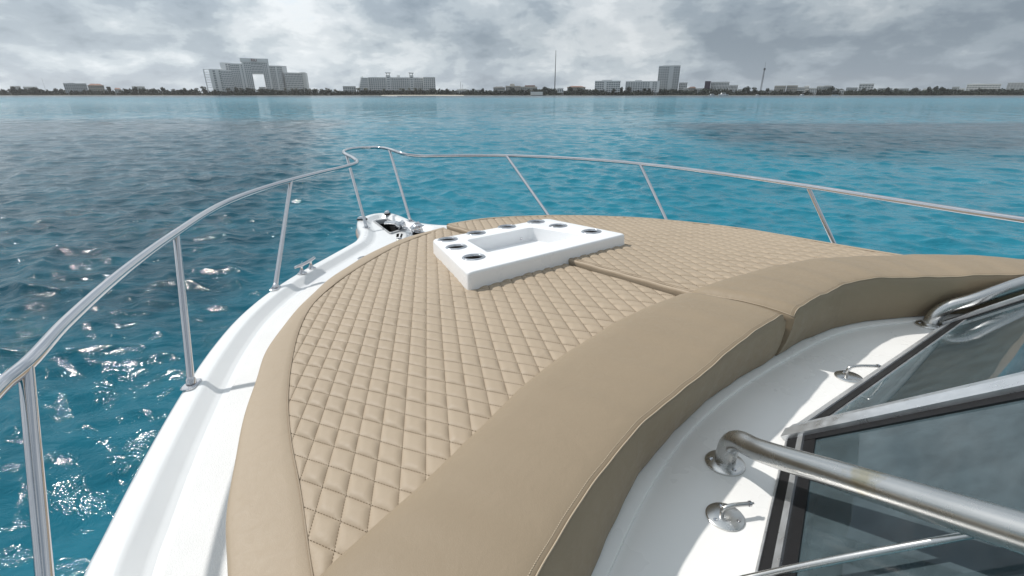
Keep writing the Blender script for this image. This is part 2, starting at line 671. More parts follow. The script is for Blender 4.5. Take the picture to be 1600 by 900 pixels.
def build_sea():
    # rings round the boat, denser where the picture looks
    rr = [0.0, .8]
    while rr[-1] < 5200:
        r = rr[-1]
        if r < 8:
            d = .05
        elif r < 45:
            d = r * .0048
        elif r < 160:
            d = r * .008
        elif r < 400:
            d = r * .022
        else:
            d = r * .06
        rr.append(r + d)
    rr = np.array(rr)
    a1 = np.radians(np.arange(-72, 72.01, .18))
    a2 = np.radians(np.arange(75, 287, 3.0))
    aa = np.concatenate([a1, a2])
    R, A = np.meshgrid(rr, aa, indexing='ij')
    X = R * np.sin(A)
    Y = R * np.cos(A)
    dr = np.gradient(rr)[:, None]
    da = np.where(np.abs(A) < 1.27, .0031, .06) * R
    sp = np.maximum(dr, da)
    Z = np.zeros_like(X)
    dX = np.zeros_like(X)
    dY = np.zeros_like(X)
    nw = 130
    lam = np.exp(RNG.uniform(math.log(.24), math.log(3.6), nw))
    wind = math.radians(205)
    for L in lam:
        th = wind + RNG.normal(0, .62)
        k = 2 * math.pi / L
        amp = .0178 * L ** .97 / (1 + (L / 1.6) ** 1.7) * RNG.uniform(.5, 1.1) / 2.6
        ph = RNG.uniform(0, 2 * math.pi)
        att = np.clip((L / sp - 2.5) / 3.0, 0, 1)
        if not att.any():
            continue
        p = k * (X * math.sin(th) + Y * math.cos(th)) + ph
        Z += amp * att * np.cos(p)
        s = amp * att * np.sin(p) * .8
        dX -= s * math.sin(th)
        dY -= s * math.cos(th)
    V = np.stack([X + dX, Y + dY, Z], -1).reshape(-1, 3)
    nr, na = R.shape
    i = np.arange(nr - 1)[:, None]
    j = np.arange(na)[None, :]
    j2 = (j + 1) % na
    Fq = np.stack([i * na + j, (i + 1) * na + j, (i + 1) * na + j2, i * na + j2], -1).reshape(-1, 4)
    me = bpy.data.meshes.new('sea')
    me.vertices.add(len(V))
    me.vertices.foreach_set('co', V.ravel())
    me.loops.add(Fq.size)
    me.loops.foreach_set('vertex_index', Fq.ravel().astype(np.int32))
    me.polygons.add(len(Fq))
    me.polygons.foreach_set('loop_start', np.arange(0, Fq.size, 4, dtype=np.int32))
    me.update(calc_edges=True)
    me.flip_normals()
    o = link('sea', me, water_mat(), None, 180)
    tag(o, kind='structure')


build_sea()

# ------------------------------------------------------------------ the boat
boat = empty('motor_boat', BOAT)
tag(boat, 'white motor boat with stainless bow rail, raked windshield and narrow bow pulpit', 'boat')


def wg(v):
    return -.07 - .035 * (3 - v)


def wd(v):
    return wg(v) - .035


def wp(u):
    return -.02 * u * u


GUN = [(-2.16, -4.6), (-2.17, -3.0), (-2.15, -1.8), (-2.12, -1.0), (-2.075, -.5), (-2.036, -.226), (-2.0, -.099), (-1.956, .053), (-1.882, .287),
       (-1.786, .565), (-1.663, .877), (-1.497, 1.211), (-1.303, 1.491), (-1.053, 1.768), (-.821, 1.985),
       (-.616, 2.177), (-.50, 2.29), (-.41, 2.44), (-.335, 2.62), (-.27, 2.86), (-.18, 3.08), (-.03, 3.225), (.09, 3.245),
       (.185, 3.14), (.20, 2.95), (.195, 2.72), (.215, 2.52), (.28, 2.38), (.38, 2.26), (.52, 2.14), (.74, 1.98), (1.15, 1.68),
       (1.45, 1.33), (1.68, .86), (1.84, .35), (1.93, -.3), (2.0, -1.2), (2.04, -2.4), (2.04, -4.6)]


def build_hull():
    g = spline(GUN, 260)
    nin = inward(g)          # points towards the deck
    def ring(ins, dw):
        q = g + nin * ins
        return [(x, y, wg(y) + dw) for x, y in q]
    toe = MB()
    toe.loft([ring(-.012, -.075), ring(-.012, -.03), ring(-.006, -.010), ring(.006, -.001), ring(.016, .002), ring(.060, .002),
              ring(.066, .0008), ring(.074, -.004), ring(.104, -.029), ring(.114, -.034), ring(.13, -.037)])
    toe.build('toe_rail', M['gelcoat'], boat, 50)
    rub = MB()
    rub.loft([ring(-.010, -.074), ring(-.026, -.080), ring(-.030, -.095), ring(-.026, -.112), ring(-.004, -.118)])
    rub.build('rub_rail', M['rub'], boat, 60)
    # hull shell
    rings = [ring(-.008, -.112)]
    for t in (.12, .3, .5, .7, .85, 1.0):
        r = []
        for (x, y), nn in zip(g, nin):
            bow = max(0., min(1., (y + .5) / 3.7))
            x2 = x * (1 - .10 * t - .45 * t * bow ** 1.5)
            y2 = y - t * 1.1 * bow ** 2
            r.append((x2, y2, wg(y) - .11 - 1.85 * t))
        rings.append(r)
    h = MB()
    h.loft(rings)
    # transom
    n = len(g)
    for k in range(len(rings) - 1):
        h.add([rings[k][0], rings[k][-1], rings[k + 1][-1], rings[k + 1][0]], [(0, 1, 2, 3)])
    h.build('hull', M['gelcoat'], boat, 50)
    # deck with the anchor locker opening
    inner = g + nin * .128
    hole = rounded([(-.045, 3.03), (.085, 3.03), (.055, 2.55), (-.125, 2.47)], .035, 6)
    bm = bmesh.new()
    edges = []
    for loop in (inner, hole):
        vs = [bm.verts.new((x, y, wd(y))) for x, y in loop]
        for i in range(len(vs)):
            edges.append(bm.edges.new((vs[i], vs[(i + 1) % len(vs)])))
    bmesh.ops.triangle_fill(bm, use_beauty=True, use_dissolve=False, edges=edges)
    bmesh.ops.recalc_face_normals(bm, faces=bm.faces)
    me = bpy.data.meshes.new('side_deck')
    bm.to_mesh(me)
    bm.free()
    link('side_deck', me, M['gelcoat'], boat)
    # anchor locker
    lock = empty('anchor_locker')
    lock.parent = boat
    well = MB()
    well.loft([[(x, y, wd(y) - d) for x, y in hole] for d in (0, .05, .18)], closed=True)
    well.add([(x, y, wd(y) - .18) for x, y in hole], [tuple(range(len(hole)))])
    well.build('well', M['dark'], lock)
    fr = MB()
    big = np.array(hole)
    c = big.mean(0)
    def off(k):
        d = big - c
        ln = np.linalg.norm(d, axis=1)[:, None]
        return c + d * (1 + k / ln)
    fr.loft([[(x, y, wd(y) + z) for x, y in off(k)] for k, z in ((-.006, -.03), (-.006, .006), (.0, .012), (.028, .012), (.036, .004), (.036, -.004))], closed=True)
    fr.build('gasket_frame', M['seal'], lock, 50)
    for k in (0, 5, 12, 17, 22):
        x, y = off(.015)[k % len(hole)]
        MB().lathe((x, y, wd(y) + .0115), [(.007, 0), (.006, .003), (.002, .004)], 10).build('screw', M['steel'], lock, 40)
    # anchor shank and roller, chain running to the windlass
    sh = MB()
    sh.tube([(-.03, 2.78, -.09), (-.015, 2.68, -.075), (.0, 2.55, -.07), (.01, 2.45, -.075)], [.022, .024, .02, .016], 10)
    sh.tube([(.045, 2.74, -.095), (.045, 2.62, -.08), (.03, 2.50, -.075)], [.016, .02, .016], 10)
    sh.build('anchor_shank', M['steel'], lock, 60)
    sk = MB()
    sk.lathe((-.035, 2.53, -.075), [(.03, 0), (.042, .01), (.03, .03), (.03, .05), (.042, .07), (.03, .08)], 20, axis=Vector((1, .1, 0)))
    sk.build('shackle', M['steel'], lock, 50)
    p0, p1 = Vector((.0, 2.46, -.085)), Vector((.015, 2.27, -.095))
    nl = 7
    for i in range(nl):
        p = p0.lerp(p1, i / (nl - 1))
        t = (p1 - p0).normalized()
        sd = t.cross(Vector((0, 0, 1))).normalized() if i % 2 else Vector((0, 0, 1))
        loop = [p + t * math.cos(a) * .019 + sd * math.sin(a) * .011 for a in [2 * math.pi * k / 12 for k in range(12)]]
        ch = MB().tube(loop, .0045, 6, closed=True)
        ch.build('chain_link', M['steel'], lock, 60)


def rounded(pts, r, n=5):
    """plan polygon with rounded corners"""
    P = [Vector((p[0], p[1])) for p in pts]
    out = []
    m = len(P)
    for i in range(m):
        a, b, c = P[i - 1], P[i], P[(i + 1) % m]
        d1, d2 = (a - b), (c - b)
        k = min(r, d1.length * .45, d2.length * .45)
        s, e = b + d1.normalized() * k, b + d2.normalized() * k
        for j in range(n + 1):
            t = j / n
            q = s * (1 - t) ** 2 + b * 2 * t * (1 - t) + e * t * t
            out.append((q.x, q.y))
    return out


build_hull()

PADOUT = [(-1.86, -1.75), (-1.85, -1.3), (-1.82, -.9), (-1.766, -.551), (-1.735, -.364), (-1.674, -.084), (-1.576, .235), (-1.407, .627), (-1.125, 1.039),
          (-.727, 1.444), (-.287, 1.712), (.091, 1.807), (.448, 1.791), (.745, 1.65), (1.093, 1.391), (1.419, .98), (1.58, .56),
          (1.625, .22), (1.60, -.10), (1.56, -.36), (1.53, -.62), (1.53, -1.0), (1.56, -1.75)]
PADSEAM = [(-1.69, -1.75), (-1.685, -1.2), (-1.66, -.9), (-1.63, -.673), (-1.593, -.445), (-1.563, -.225), (-1.523, -.015), (-1.453, .244), (-1.335, .58),
           (-1.217, .813), (-1.065, 1.005), (-.85, 1.213), (-.475, 1.51), (-.221, 1.655), (.06, 1.76), (.435, 1.755), (.72, 1.62),
           (1.06, 1.37), (1.385, .96), (1.545, .55), (1.59, .22), (1.565, -.10), (1.525, -.36), (1.49, -.62), (1.49, -1.0), (1.52, -1.75)]


def build_cabin_top():
    o = spline(PADOUT, 200)
    n = inward(o)
    q = o + n * .03
    # raised trunk the cushions lie on
    TOPW = -.125
    m = MB()
    m.loft([[(x - nx * .045, y - ny * .045, wd(y) - .01) for (x, y), (nx, ny) in zip(q, n)],
            [(x - nx * .020, y - ny * .020, wd(y) + .004) for (x, y), (nx, ny) in zip(q, n)],
            [(x - nx * .006, y - ny * .006, wd(y) + .02) for (x, y), (nx, ny) in zip(q, n)],
            [(x, y, min(TOPW - .008, -.14) if wd(y) < -.16 else TOPW - .008) for x, y in q],
            [(x + nx * .008, y + ny * .008, TOPW) for (x, y), (nx, ny) in zip(q, n)]])
    inner = q + n * .008
    k = len(inner)
    m.add([(x, y, TOPW) for x, y in inner], [tuple(range(k))])
    m.build('cabin_top', M['cabin'], boat, 25)
    # low moulded step that the bolsters sit against
    step = spline([(-1.52, -1.135), (-1.20, -1.01), (-.886, -.892), (-.546, -.815), (0.0, -.80), (.49, -.855), (.831, -1.03), (1.2, -1.29), (1.4, -1.5)], 90)
    nn = inward(step)
    st = MB()
    st.loft([[(x + a * nx, y + a * ny, -.1245 + h) for (x, y), (nx, ny) in zip(step, nn)]
             for a, h in ((-.06, 0), (-.058, .010), (.010, .010), (.0125, .008), (.0135, .0))])
    st.build('moulded_step', M['cabin'], boat, 40)
    # nonskid panels on the port side deck
    g = spline(GUN, 520)
    gn = inward(g)
    trunk = np.array(list(o) + [(1.76, -4.0), (-1.86, -4.0)])
    def panel(v0, v1):
        rows = [[], [], [], []]
        for (x, y), d in zip(g, gn):
            if x > 0 or not v0 <= y <= v1:
                continue
            ss = np.arange(.15, 1.2, .01)
            P = np.array([x, y]) + ss[:, None] * d
            hit = np.nonzero(in_poly(P, trunk))[0]
            if not len(hit) or hit[0] < 2:
                continue
            w = ss[hit[0]] + .005
            for r, (t, z) in zip(rows, ((.147, -.003), (.155, .004), ((.155 + w) / 2, .004), (w, .004))):
                r.append((x + d[0] * t, y + d[1] * t, wd(y + d[1] * t) + z))
        mm = MB()
        mm.loft(rows)
        mm.build('nonskid_panel', M['nonskid'], boat, 30)
    panel(-3.2, 1.70)


build_cabin_top()

# bow rail ---------------------------------------------------------------
RAIL = [(-2.16, -2.4, .20), (-2.13, -1.6, .235), (-2.10, -.9, .26), (-2.038, -.208, .302), (-2.01, -.131, .307), (-1.963, .079, .321), (-1.85, .453, .347), (-1.673, .918, .378), (-1.426, 1.448, .414),
        (-1.123, 1.862, .438), (-.673, 2.326, .459), (-.389, 2.588, .469), (-.246, 2.744, .478), (-.189, 2.867, .488),
        (-.171, 3.007, .511), (-.172, 3.185, .538), (-.152, 3.312, .555), (-.05, 3.496, .569), (.083, 3.587, .575),
        (.197, 3.58, .575), (.288, 3.512, .57), (.312, 3.336, .558), (.305, 3.106, .534), (.329, 2.972, .511), (.424, 2.933, .491),
        (.557, 2.854, .48), (.819, 2.744, .468), (1.206, 2.495, .447), (1.605, 1.919, .406), (1.806, 1.316, .365), (1.854, .55, .313),
        (1.813, -.074, .271), (1.746, -.595, .235), (1.69, -1.149, .197), (1.66, -1.9, .16)]
rail_path = spline(RAIL, 420)
rail = MB().tube(rail_path, .0158, 16).build('bow_rail', M['steel'], boat, 180)
for top, foot in [((-2.009, -.138, .304), (-2.05, -.56, -.195)), ((-1.673, .918, .376), (-1.762, .572, -.153)),
                  ((-.943, 2.056, .447), (-1.262, 1.520, -.119)), ((-.172, 3.185, .535), (-.255, 2.68, -.08)),
                  ((.31, 3.30, .553), (.165, 2.66, -.080)), ((1.19, 2.474, .443), (1.09, 1.66, -.115)),
                  ((1.806, 1.316, .363), (1.63, .82, -.145)), ((1.82, -.079, .268), (1.87, -.33, -.185)),
                  ((-2.13, -1.62, .232), (-2.08, -1.9, -.24))]:
    top, foot = Vector(top), Vector(foot)
    d = (top - foot).normalized()
    MB().tube([foot - d * .01, foot + d * .02, top], .0135, 16).build('stanchion', M['steel'], rail, 60)
    fl = MB()
    pl = rounded([(-.045, -.026), (.045, -.026), (.045, .026), (-.045, .026)], .026, 5)
    ca = math.atan2(1, .55 * (1 if foot.x < 0 else -1))
    if foot.y > 2.4:
        ca = math.pi / 2
    rot = Matrix.Rotation(ca, 2)
    prof = []
    for k, z in ((1.0, 0.002), (1.0, .006), (.86, .009)):
        prof.append([(foot.x + (rot @ Vector(p))[0] * k, foot.y + (rot @ Vector(p))[1] * k, wg(foot.y) + z) for p in pl])
    fl.loft(prof, closed=True)
    fl.add(prof[-1], [tuple(range(len(pl)))])
    fl.lathe((foot.x, foot.y, wg(foot.y)), [(.0185, .004), (.0185, .022), (.015, .030)], 18, axis=d)
    fl.build('stanchion_base', M['steel'], rail, 40)

# cleats ------------------------------------------------------------------
for cx, cy, ang in ((-1.02, 1.745, math.radians(45)), (1.36, 1.38, math.radians(-52))):
    cl = empty('cleat')
    cl.parent = boat
    z0 = wg(cy)
    t = Vector((math.cos(ang), math.sin(ang), 0))
    c0 = Vector((cx, cy, z0))
    pts = [c0 + t * s + Vector((0, 0, h)) for s, h in ((-.125, .058), (-.11, .061), (-.06, .056), (0, .054), (.06, .056), (.11, .061), (.125, .058))]
    MB().tube(pts, [.005, .009, .011, .011, .011, .009, .005], 10).build('horn_bar', M['steel'], cl, 180)
    for s in (-.055, .055):
        leg = MB().lathe(c0 + t * s, [(.030, .002), (.030, .006), (.016, .014), (.0095, .03), (.0105, .052)], 16)
        leg.build('foot', M['steel'], cl, 50)

# fuel filler on the side deck, half hidden by the cushion
ff = empty('deck_filler')
ff.parent = boat
fy = 1.885
MB().lathe((-.575, fy, wd(fy)), [(.056, .001), (.056, .006), (.050, .009), (.044, .008)], 28, cap=(True, False)).build('rim', M['steel'], ff, 40)
MB().lathe((-.575, fy, wd(fy)), [(.0445, .001), (.044, .0065), (.012, .0065), (.010, .009)], 28).build('cap', M['steel_dull'], ff, 40)

# windlass ---------------------------------------------------------------
wl = empty('windlass')
wl.parent = boat
base = rounded([(-.07, 2.14), (-.05, 2.26), (.06, 2.25), (.085, 2.08), (.0, 2.03)], .035, 5)
zb = wd(2.16)
b_ = MB()
b_.loft([[(x, y, zb + h) for x, y in base] for h in (0, .024)], closed=True)
b_.build('mounting_pad', M['seal'], wl, 40)
b_ = MB()
b_.loft([[(x * k + .012 * (1 - k), 2.16 + (y - 2.16) * k, zb + h) for x, y in base] for k, h in ((1.02, .024), (1.02, .034), (.97, .040))], closed=True)
b_.add([(x * .97, 2.16 + (y - 2.16) * .97, zb + .040) for x, y in base], [tuple(range(len(base)))])
b_.build('base_plate', M['steel'], wl, 40)
MB().lathe((.015, 2.20, zb + .04), [(.05, 0), (.055, .006), (.034, .016), (.030, .03), (.034, .044), (.055, .054), (.05, .062), (.02, .072), (.0, .074)], 24, axis=Vector((0.15, .1, 1)), cap=(True, False)).build('gypsy', M['steel'], wl, 40)
MB().lathe((-.045, 2.19, zb + .075), [(.0, -.005), (.026, 0), (.032, .012), (.032, .05), (.026, .062), (.0, .064)], 20, axis=Vector((1, .3, 0)), cap=(False, False)).build('motor_housing', M['steel'], wl, 40)
MB().tube([(.06, 2.22, zb + .04), (.06, 2.22, zb + .09), (.045, 2.24, zb + .115), (.02, 2.26, zb + .11)], [.012, .012, .011, .008], 10).build('chain_guide', M['steel'], wl, 60)
# foot switch beside it
fs = empty('foot_switch')
fs.parent = boat
zb = wd(2.24)
MB().lathe((-.15, 2.235, zb), [(.026, .001), (.026, .006), (.022, .009)], 20).build('base', M['steel'], fs, 40)
MB().box((-.15, 2.25, zb + .032), .022, .004, .034, Matrix.Rotation(.5, 3, 'X')).build('flap', M['rubber'], fs)
MB().box((-.128, 2.225, zb + .030), .004, .028, .034, Matrix.Rotation(.5, 3, 'Y')).build('flap', M['rubber'], fs)

# navigation lights at the pulpit
for x, y, a in ((-.165, 3.03, .7), (.13, 3.12, -.5)):
    nl = empty('navigation_light')
    nl.parent = boat
    z0 = wg(y)
    pl = rounded([(-.03, -.05), (.03, -.05), (.03, .05), (-.03, .05)], .02, 4)
    rot = Matrix.Rotation(a, 2)
    def rg(k, h):
        return [(x + (rot @ Vector(p))[0] * k, y + (rot @ Vector(p))[1] * k, z0 + h) for p in pl]
    m = MB().loft([rg(1, .002), rg(1, .010), rg(.9, .014)], closed=True)
    m.add(rg(.9, .014), [tuple(range(len(pl)))])
    m.build('base', M['rubber'], nl, 40)
    m = MB().loft([rg(.8, .014), rg(.8, .022), rg(.65, .032), rg(.35, .037)], closed=True)
    m.add(rg(.35, .037), [tuple(range(len(pl)))])
    m.build('housing', M['steel'], nl, 60)


# ------------------------------------------------------------------ windshield
def build_windshield():
    W = empty('windshield')
    W.parent = boat
    zb = -.124
    B0, B1, B2, B3 = (Vector((-1.36, -1.345, zb)), Vector((-.408, -1.030, zb)), Vector((.832, -1.106, zb)), Vector((1.50, -1.42, zb)))
    rake = Vector((0, -.384, .33))
    K = 1.75
    def pane(a, b, fa, fb):
        """fa, fb: how far the glass starts from each end along the base"""
        e = (b - a).normalized()
        up = rake.normalized()
        n = e.cross(-up).normalized()
        if n.z < 0:
            n = -n
        L = rake.length * K
        g0 = a + e * fa + up * .07
        g1 = b - e * fb + up * .07
        m = MB()
        m.beam(g0, g1, up, n, 0, L - .07, .004, .009)
        m.build('pane', M['glass'], W)
        return e, up, n, L
    e1, up, n1, L = pane(B0, B1, .02, .045)
    e2, up, n2, L = pane(B1, B2, .06, .045)
    e3, up, n3, L = pane(B2, B3, .05, .02)
    # base frames: rubber, aluminium lip, rubber
    for (a, b, e, n, first) in ((B0, B1, e1, n1, True), (B1, B2, e2, n2, False), (B2, B3, e3, n3, True)):
        if first:
            MB().beam(a, b, up, n, -.004, .002, -.012, .016).build('trim_edge', M['alu'], W)
            MB().beam(a, b, up, n, .002, .036, -.012, .014).build('rubber_seal', M['rubber'], W)
            MB().beam(a, b, up, n, .036, .052, -.012, .020).build('frame_bar', M['alu'], W)
            MB().beam(a, b, up, n, .052, .084, -.012, .013).build('rubber_seal', M['rubber'], W)
        else:
            MB().beam(a, b, up, n, -.004, .030, -.012, .018).build('frame_bar', M['alu'], W)
            MB().beam(a, b, up, n, .030, .075, -.012, .014).build('rubber_seal', M['rubber'], W)
            MB().beam(a, b, up, n, .075, .083, -.004, .011).build('trim_edge', M['alu'], W)
        MB().beam(a, b, up, n, L - .03, L, -.012, .016).build('top_bar', M['alu'], W)
    # posts between the panes
    for B, ea, eb, na, nb in ((B1, e1, e2, n1, n2), (B2, e2, e3, n2, n3)):
        t = B + rake * K
        sa = ea.cross(up).cross(up).normalized()
        sa = (-ea + up * ea.dot(up)).normalized()
        sb = (eb - up * eb.dot(up)).normalized()
        s0, s1 = (B, t)
        MB().beam(s0 - up * .004, s1, sa, na, .0, .040, -.014, .026).build('post', M['alu'], W)
        MB().beam(s0 + up * .050, s1, sa, na, .040, .064, -.012, .014).build('rubber_seal', M['rubber'], W)
        MB().beam(s0 + up * .002, s1, sb, nb, .003, .007, -.012, .012).build('rubber_seal', M['rubber'], W)
        MB().beam(s0 - up * .002, s1, sb, nb, .007, .032, -.012, .022).build('post', M['alu'], W)
        MB().beam(s0 + up * .050, s1, sb, nb, .032, .042, -.012, .013).build('rubber_seal', M['rubber'], W)
    # dashboard behind the glass
    D = empty('dashboard')
    D.parent = boat
    d = MB()
    out = [(-1.42, -1.50), (-1.32, -1.40), (-.40, -1.09), (.82, -1.16), (1.46, -1.47), (1.55, -1.62), (1.55, -2.5), (-1.42, -2.5)]
    d.add([(x, y, -.105) for x, y in out] + [(x, y, -.123) for x, y in out], [tuple(range(8))] + [(i, (i + 1) % 8, 8 + (i + 1) % 8, 8 + i) for i in range(8)])
    d.build('panel', M['dash'], D)
    d = MB()
    d.beam((-1.3, -1.86, -.105), (1.45, -1.86, -.105), Vector((0, -1, 0)), Vector((0, 0, 1)), 0, .3, 0, .13)
    d.build('instrument_cowl', M['dash'], D)
    # mushroom vent under the centre pane
    V = empty('mushroom_vent')
    V.parent = boat
    c = (.60, -1.285, -.105)
    MB().lathe(c, [(.045, 0), (.045, .03), (.03, .034)], 28).build('collar', M['steel'], V, 40)
    MB().lathe(c, [(.03, .032), (.085, .034), (.09, .040), (.078, .052), (.04, .060), (.012, .062), (.010, .066), (.0, .067)], 32, cap=(True, False)).build('cap', M['steel'], V, 40)
    # wiper lying across the port pane
    wpn = empty('wiper')
    wpn.parent = boat
    pts = [(-1.003, -1.166, -.122), (-.985, -1.180, -.098), (-.965, -1.210, -.070), (-.912, -1.332, .050), (-.870, -1.43, .143), (-.845, -1.49, .20)]
    MB().tube(spline(pts, 30), np.linspace(.0075, .0055, 30), 10).build('arm', M['steel_dull'], wpn, 180)
    MB().lathe((-1.003, -1.166, -.126), [(.014, 0), (.014, .005), (.010, .008)], 18).build('pivot', M['steel_dull'], wpn, 50)


build_windshield()

def stained_steel(pt):
    """weathered tube with a yellow-brown rust stain round one point"""
    m = M['steel_dull'].copy()
    m.name = 'stained_stainless'
    nt = m.node_tree
    N, Lk = nt.nodes.new, nt.links.new
    b = nt.nodes['Principled BSDF']
    old = b.inputs['Base Color'].links[0].from_socket
    tc = N('ShaderNodeTexCoord')
    dv = N('ShaderNodeVectorMath')
    dv.operation = 'DISTANCE'
    Lk(tc.outputs['Object'], dv.inputs[0])
    dv.inputs[1].default_value = pt
    n = N('ShaderNodeTexNoise')
    n.inputs['Scale'].default_value = 70
    n.inputs['Detail'].default_value = 6
    Lk(tc.outputs['Object'], n.inputs['Vector'])
    ad = N('ShaderNodeMath')
    ad.operation = 'MULTIPLY_ADD'
    Lk(n.outputs['Fac'], ad.inputs[0])
    ad.inputs[1].default_value = .05
    Lk(dv.outputs['Value'], ad.inputs[2])
    mr = N('ShaderNodeMapRange')
    mr.inputs['From Min'].default_value = .062
    mr.inputs['From Max'].default_value = .038
    mr.inputs['To Max'].default_value = .55
    Lk(ad.outputs[0], mr.inputs['Value'])
    mx = N('ShaderNodeMix')
    mx.data_type = 'RGBA'
    Lk(mr.outputs[0], mx.inputs[0])
    Lk(old, mx.inputs[6])
    mx.inputs[7].default_value = (.52, .43, .22, 1)
    Lk(mx.outputs[2], b.inputs['Base Color'])
    return m


M['stained'] = stained_steel((-.845, -1.305, .155))

# grab rails over the windshield ------------------------------------------
for pts, fc in (([(-.661, -.972, -.124), (-.662, -.974, -.085), (-.667, -.984, -.050), (-.682, -1.008, -.022), (-.715, -1.066, .005), (-.813, -1.261, .111), (-.926, -1.487, .234), (-1.10, -1.835, .423)], (-.661, -.972)),
                ([(.775, -1.052, -.124), (.778, -1.054, -.100), (.785, -1.064, -.070), (.808, -1.092, -.036), (.841, -1.140, -.008), (.91, -1.20, .03), (1.0, -1.277, .075), (1.15, -1.42, .15), (1.45, -1.70, .30)], (.775, -1.052))):
    hr = empty('grab_rail')
    hr.parent = boat
    MB().tube(spline(pts, 70), .0262, 24).build('tube', M['stained'] if fc[0] < 0 else M['steel_dull'], hr, 180)
    z0 = -.125
    MB().lathe((fc[0], fc[1], z0), [(.050, 0), (.050, .005), (.045, .009), (.026, .011), (.0235, .016)], 32).build('flange', M['steel_dull'], hr, 40)
    for k in range(3):
        a = 2.2 + k * 2.094
        MB().lathe((fc[0] + .036 * math.cos(a), fc[1] + .036 * math.sin(a), z0 + .010), [(.0065, 0), (.0055, .002), (.001, .0028)], 12).build('screw', M['steel'], hr, 40)

# round plates with bent rods on the cabin top ------------------------------
for (x, y), ln, hh in (((-.828, -1.069), .062, .030), ((.064, -1.004), .098, .040)):
    df = empty('deck_fitting')
    df.parent = boat
    z0 = -.125
    MB().lathe((x, y, z0), [(.042, 0), (.042, .003), (.039, .005)], 32).build('plate', M['steel_dull'], df, 40)
    dr = Vector((.80, -.60, 0)) if ln > .08 else Vector((.86, -.50, 0))
    s = Vector((x, y, z0)) - dr * .008
    p = [s + Vector((0, 0, .003)), s + Vector((0, 0, hh - .012)), s + dr * .004 + Vector((0, 0, hh - .004)), s + dr * .013 + Vector((0, 0, hh)), s + dr * ln + Vector((0, 0, hh))]
    MB().tube(spline(p, 24), .0050, 10).build('bent_rod', M['steel_dull'], df, 180)
    e = s + dr * ln + Vector((0, 0, hh))
    MB().tube([e, e + dr * .006], .0066, 10).build('end_nut', M['steel'], df, 40)
    MB().tube([e + dr * .006, e + dr * .013], .0025, 8).build('tip', M['steel_dull'], df, 40)
    for k in range(3):
        a = .8 + k * 2.094
        MB().lathe((x + .029 * math.cos(a), y + .029 * math.sin(a), z0 + .0045), [(.0050, 0), (.0042, .0015), (.001, .002)], 10).build('screw', M['steel'], df, 40)

# ------------------------------------------------------------------ drinks console
CON = [(-.385, 1.165), (-.605, .385), (.545, .385), (.555, 1.13)]
CONTOP = .087
CUPS = [(-.317, 1.075), (-.378, .869), (-.427, .605), (-.094, 1.096), (.161, 1.105), (.403, 1.085), (.415, .867), (.437, .581)]


def build_console():
    root = empty('drinks_console', BOAT @ Matrix.Translation((0, .76, 0)))
    tag(root, 'white moulded drinks console with open basin and eight steel cup holders in the sun pad', 'console')
    off = Vector((0, -.76, 0))
    outer = rounded(CON, .035, 6)
    c = Vector((0, .76))
    def rg(k, w):
        o = []
        for x, y in outer:
            d = Vector((x, y)) - c
            q = c + d * (1 - k / d.length)
            o.append((q.x, q.y - .76, w))
        return o
    m = MB()
    rings = [rg(-.004, -.12), rg(0, .0), rg(.004, CONTOP - .016), rg(.007, CONTOP - .007), rg(.013, CONTOP - .002), rg(.022, CONTOP)]
    m.loft(rings, closed=True)
    k = len(outer)
    m.add(rings[-1], [tuple(range(k))])
    m.add(rings[0], [tuple(range(k))[::-1]])
    me = m.mesh('body')
    bm = bmesh.new()
    bm.from_mesh(me)
    bmesh.ops.remove_doubles(bm, verts=bm.verts, dist=1e-5)
    bmesh.ops.recalc_face_normals(bm, faces=bm.faces)
    bm.to_mesh(me)
    bm.free()
    tmp = bpy.data.objects.new('tmp_body', me)
    COL.objects.link(tmp)
    cut = MB()
    for x, y in CUPS:
        cut.lathe((x, y - .76, 0), [(.050, -.06), (.050, .2)], 32)
    bas = rounded([(-.25, .986), (-.345, .545), (.335, .545), (.27, .975)], .03, 5)
    bc = Vector((0, .76))
    top = [(x, y - .76, .2) for x, y in bas]
    bot = [((x) * .94, (y - .76) * .94, CONTOP - .085) for x, y in bas]
    nb = len(bas)
    cut.add(bot + top, [tuple(range(nb))[::-1], tuple(range(nb, 2 * nb))] + [(i, (i + 1) % nb, nb + (i + 1) % nb, nb + i) for i in range(nb)])
    cm = cut.mesh('cut')
    co = bpy.data.objects.new('tmp_cut', cm)
    COL.objects.link(co)
    md = tmp.modifiers.new('b', 'BOOLEAN')
    md.operation = 'DIFFERENCE'
    md.object = co
    md.solver = 'EXACT'
    bpy.context.view_layer.update()
    dg = bpy.context.evaluated_depsgraph_get()
    me2 = bpy.data.meshes.new_from_object(tmp.evaluated_get(dg))
    bpy.data.objects.remove(tmp)
    bpy.data.objects.remove(co)
    me2.materials.clear()
    link('body', me2, M['console'], root, 35)
    MB().lathe((.17, .20, CONTOP - .06), [(.008, -.002), (.008, .002), (.003, .003)], 12, axis=Vector((0, -1, 0))).build('drain', M['steel'], root, 40)
    for x, y in CUPS:
        h = empty('cup_holder')
        h.parent = root
        h.location = (x, y - .76, CONTOP)
        MB().lathe((0, 0, 0), [(.0475, -.006), (.049, .003), (.053, .0065), (.060, .005), (.064, .0005)], 36, cap=(False, False)).build('rim', M['steel'], h, 60)
        MB().lathe((0, 0, 0), [(.0486, .001), (.0482, -.02), (.047, -.098)], 36, cap=(False, False)).build('wall', M['bottom'], h, 60)
        MB().lathe((0, 0, 0), [(.0478, -.096), (.01, -.097), (.008, -.100)], 36, cap=(False, True)).build('bottom', M['bottom'], h, 60)


build_console()


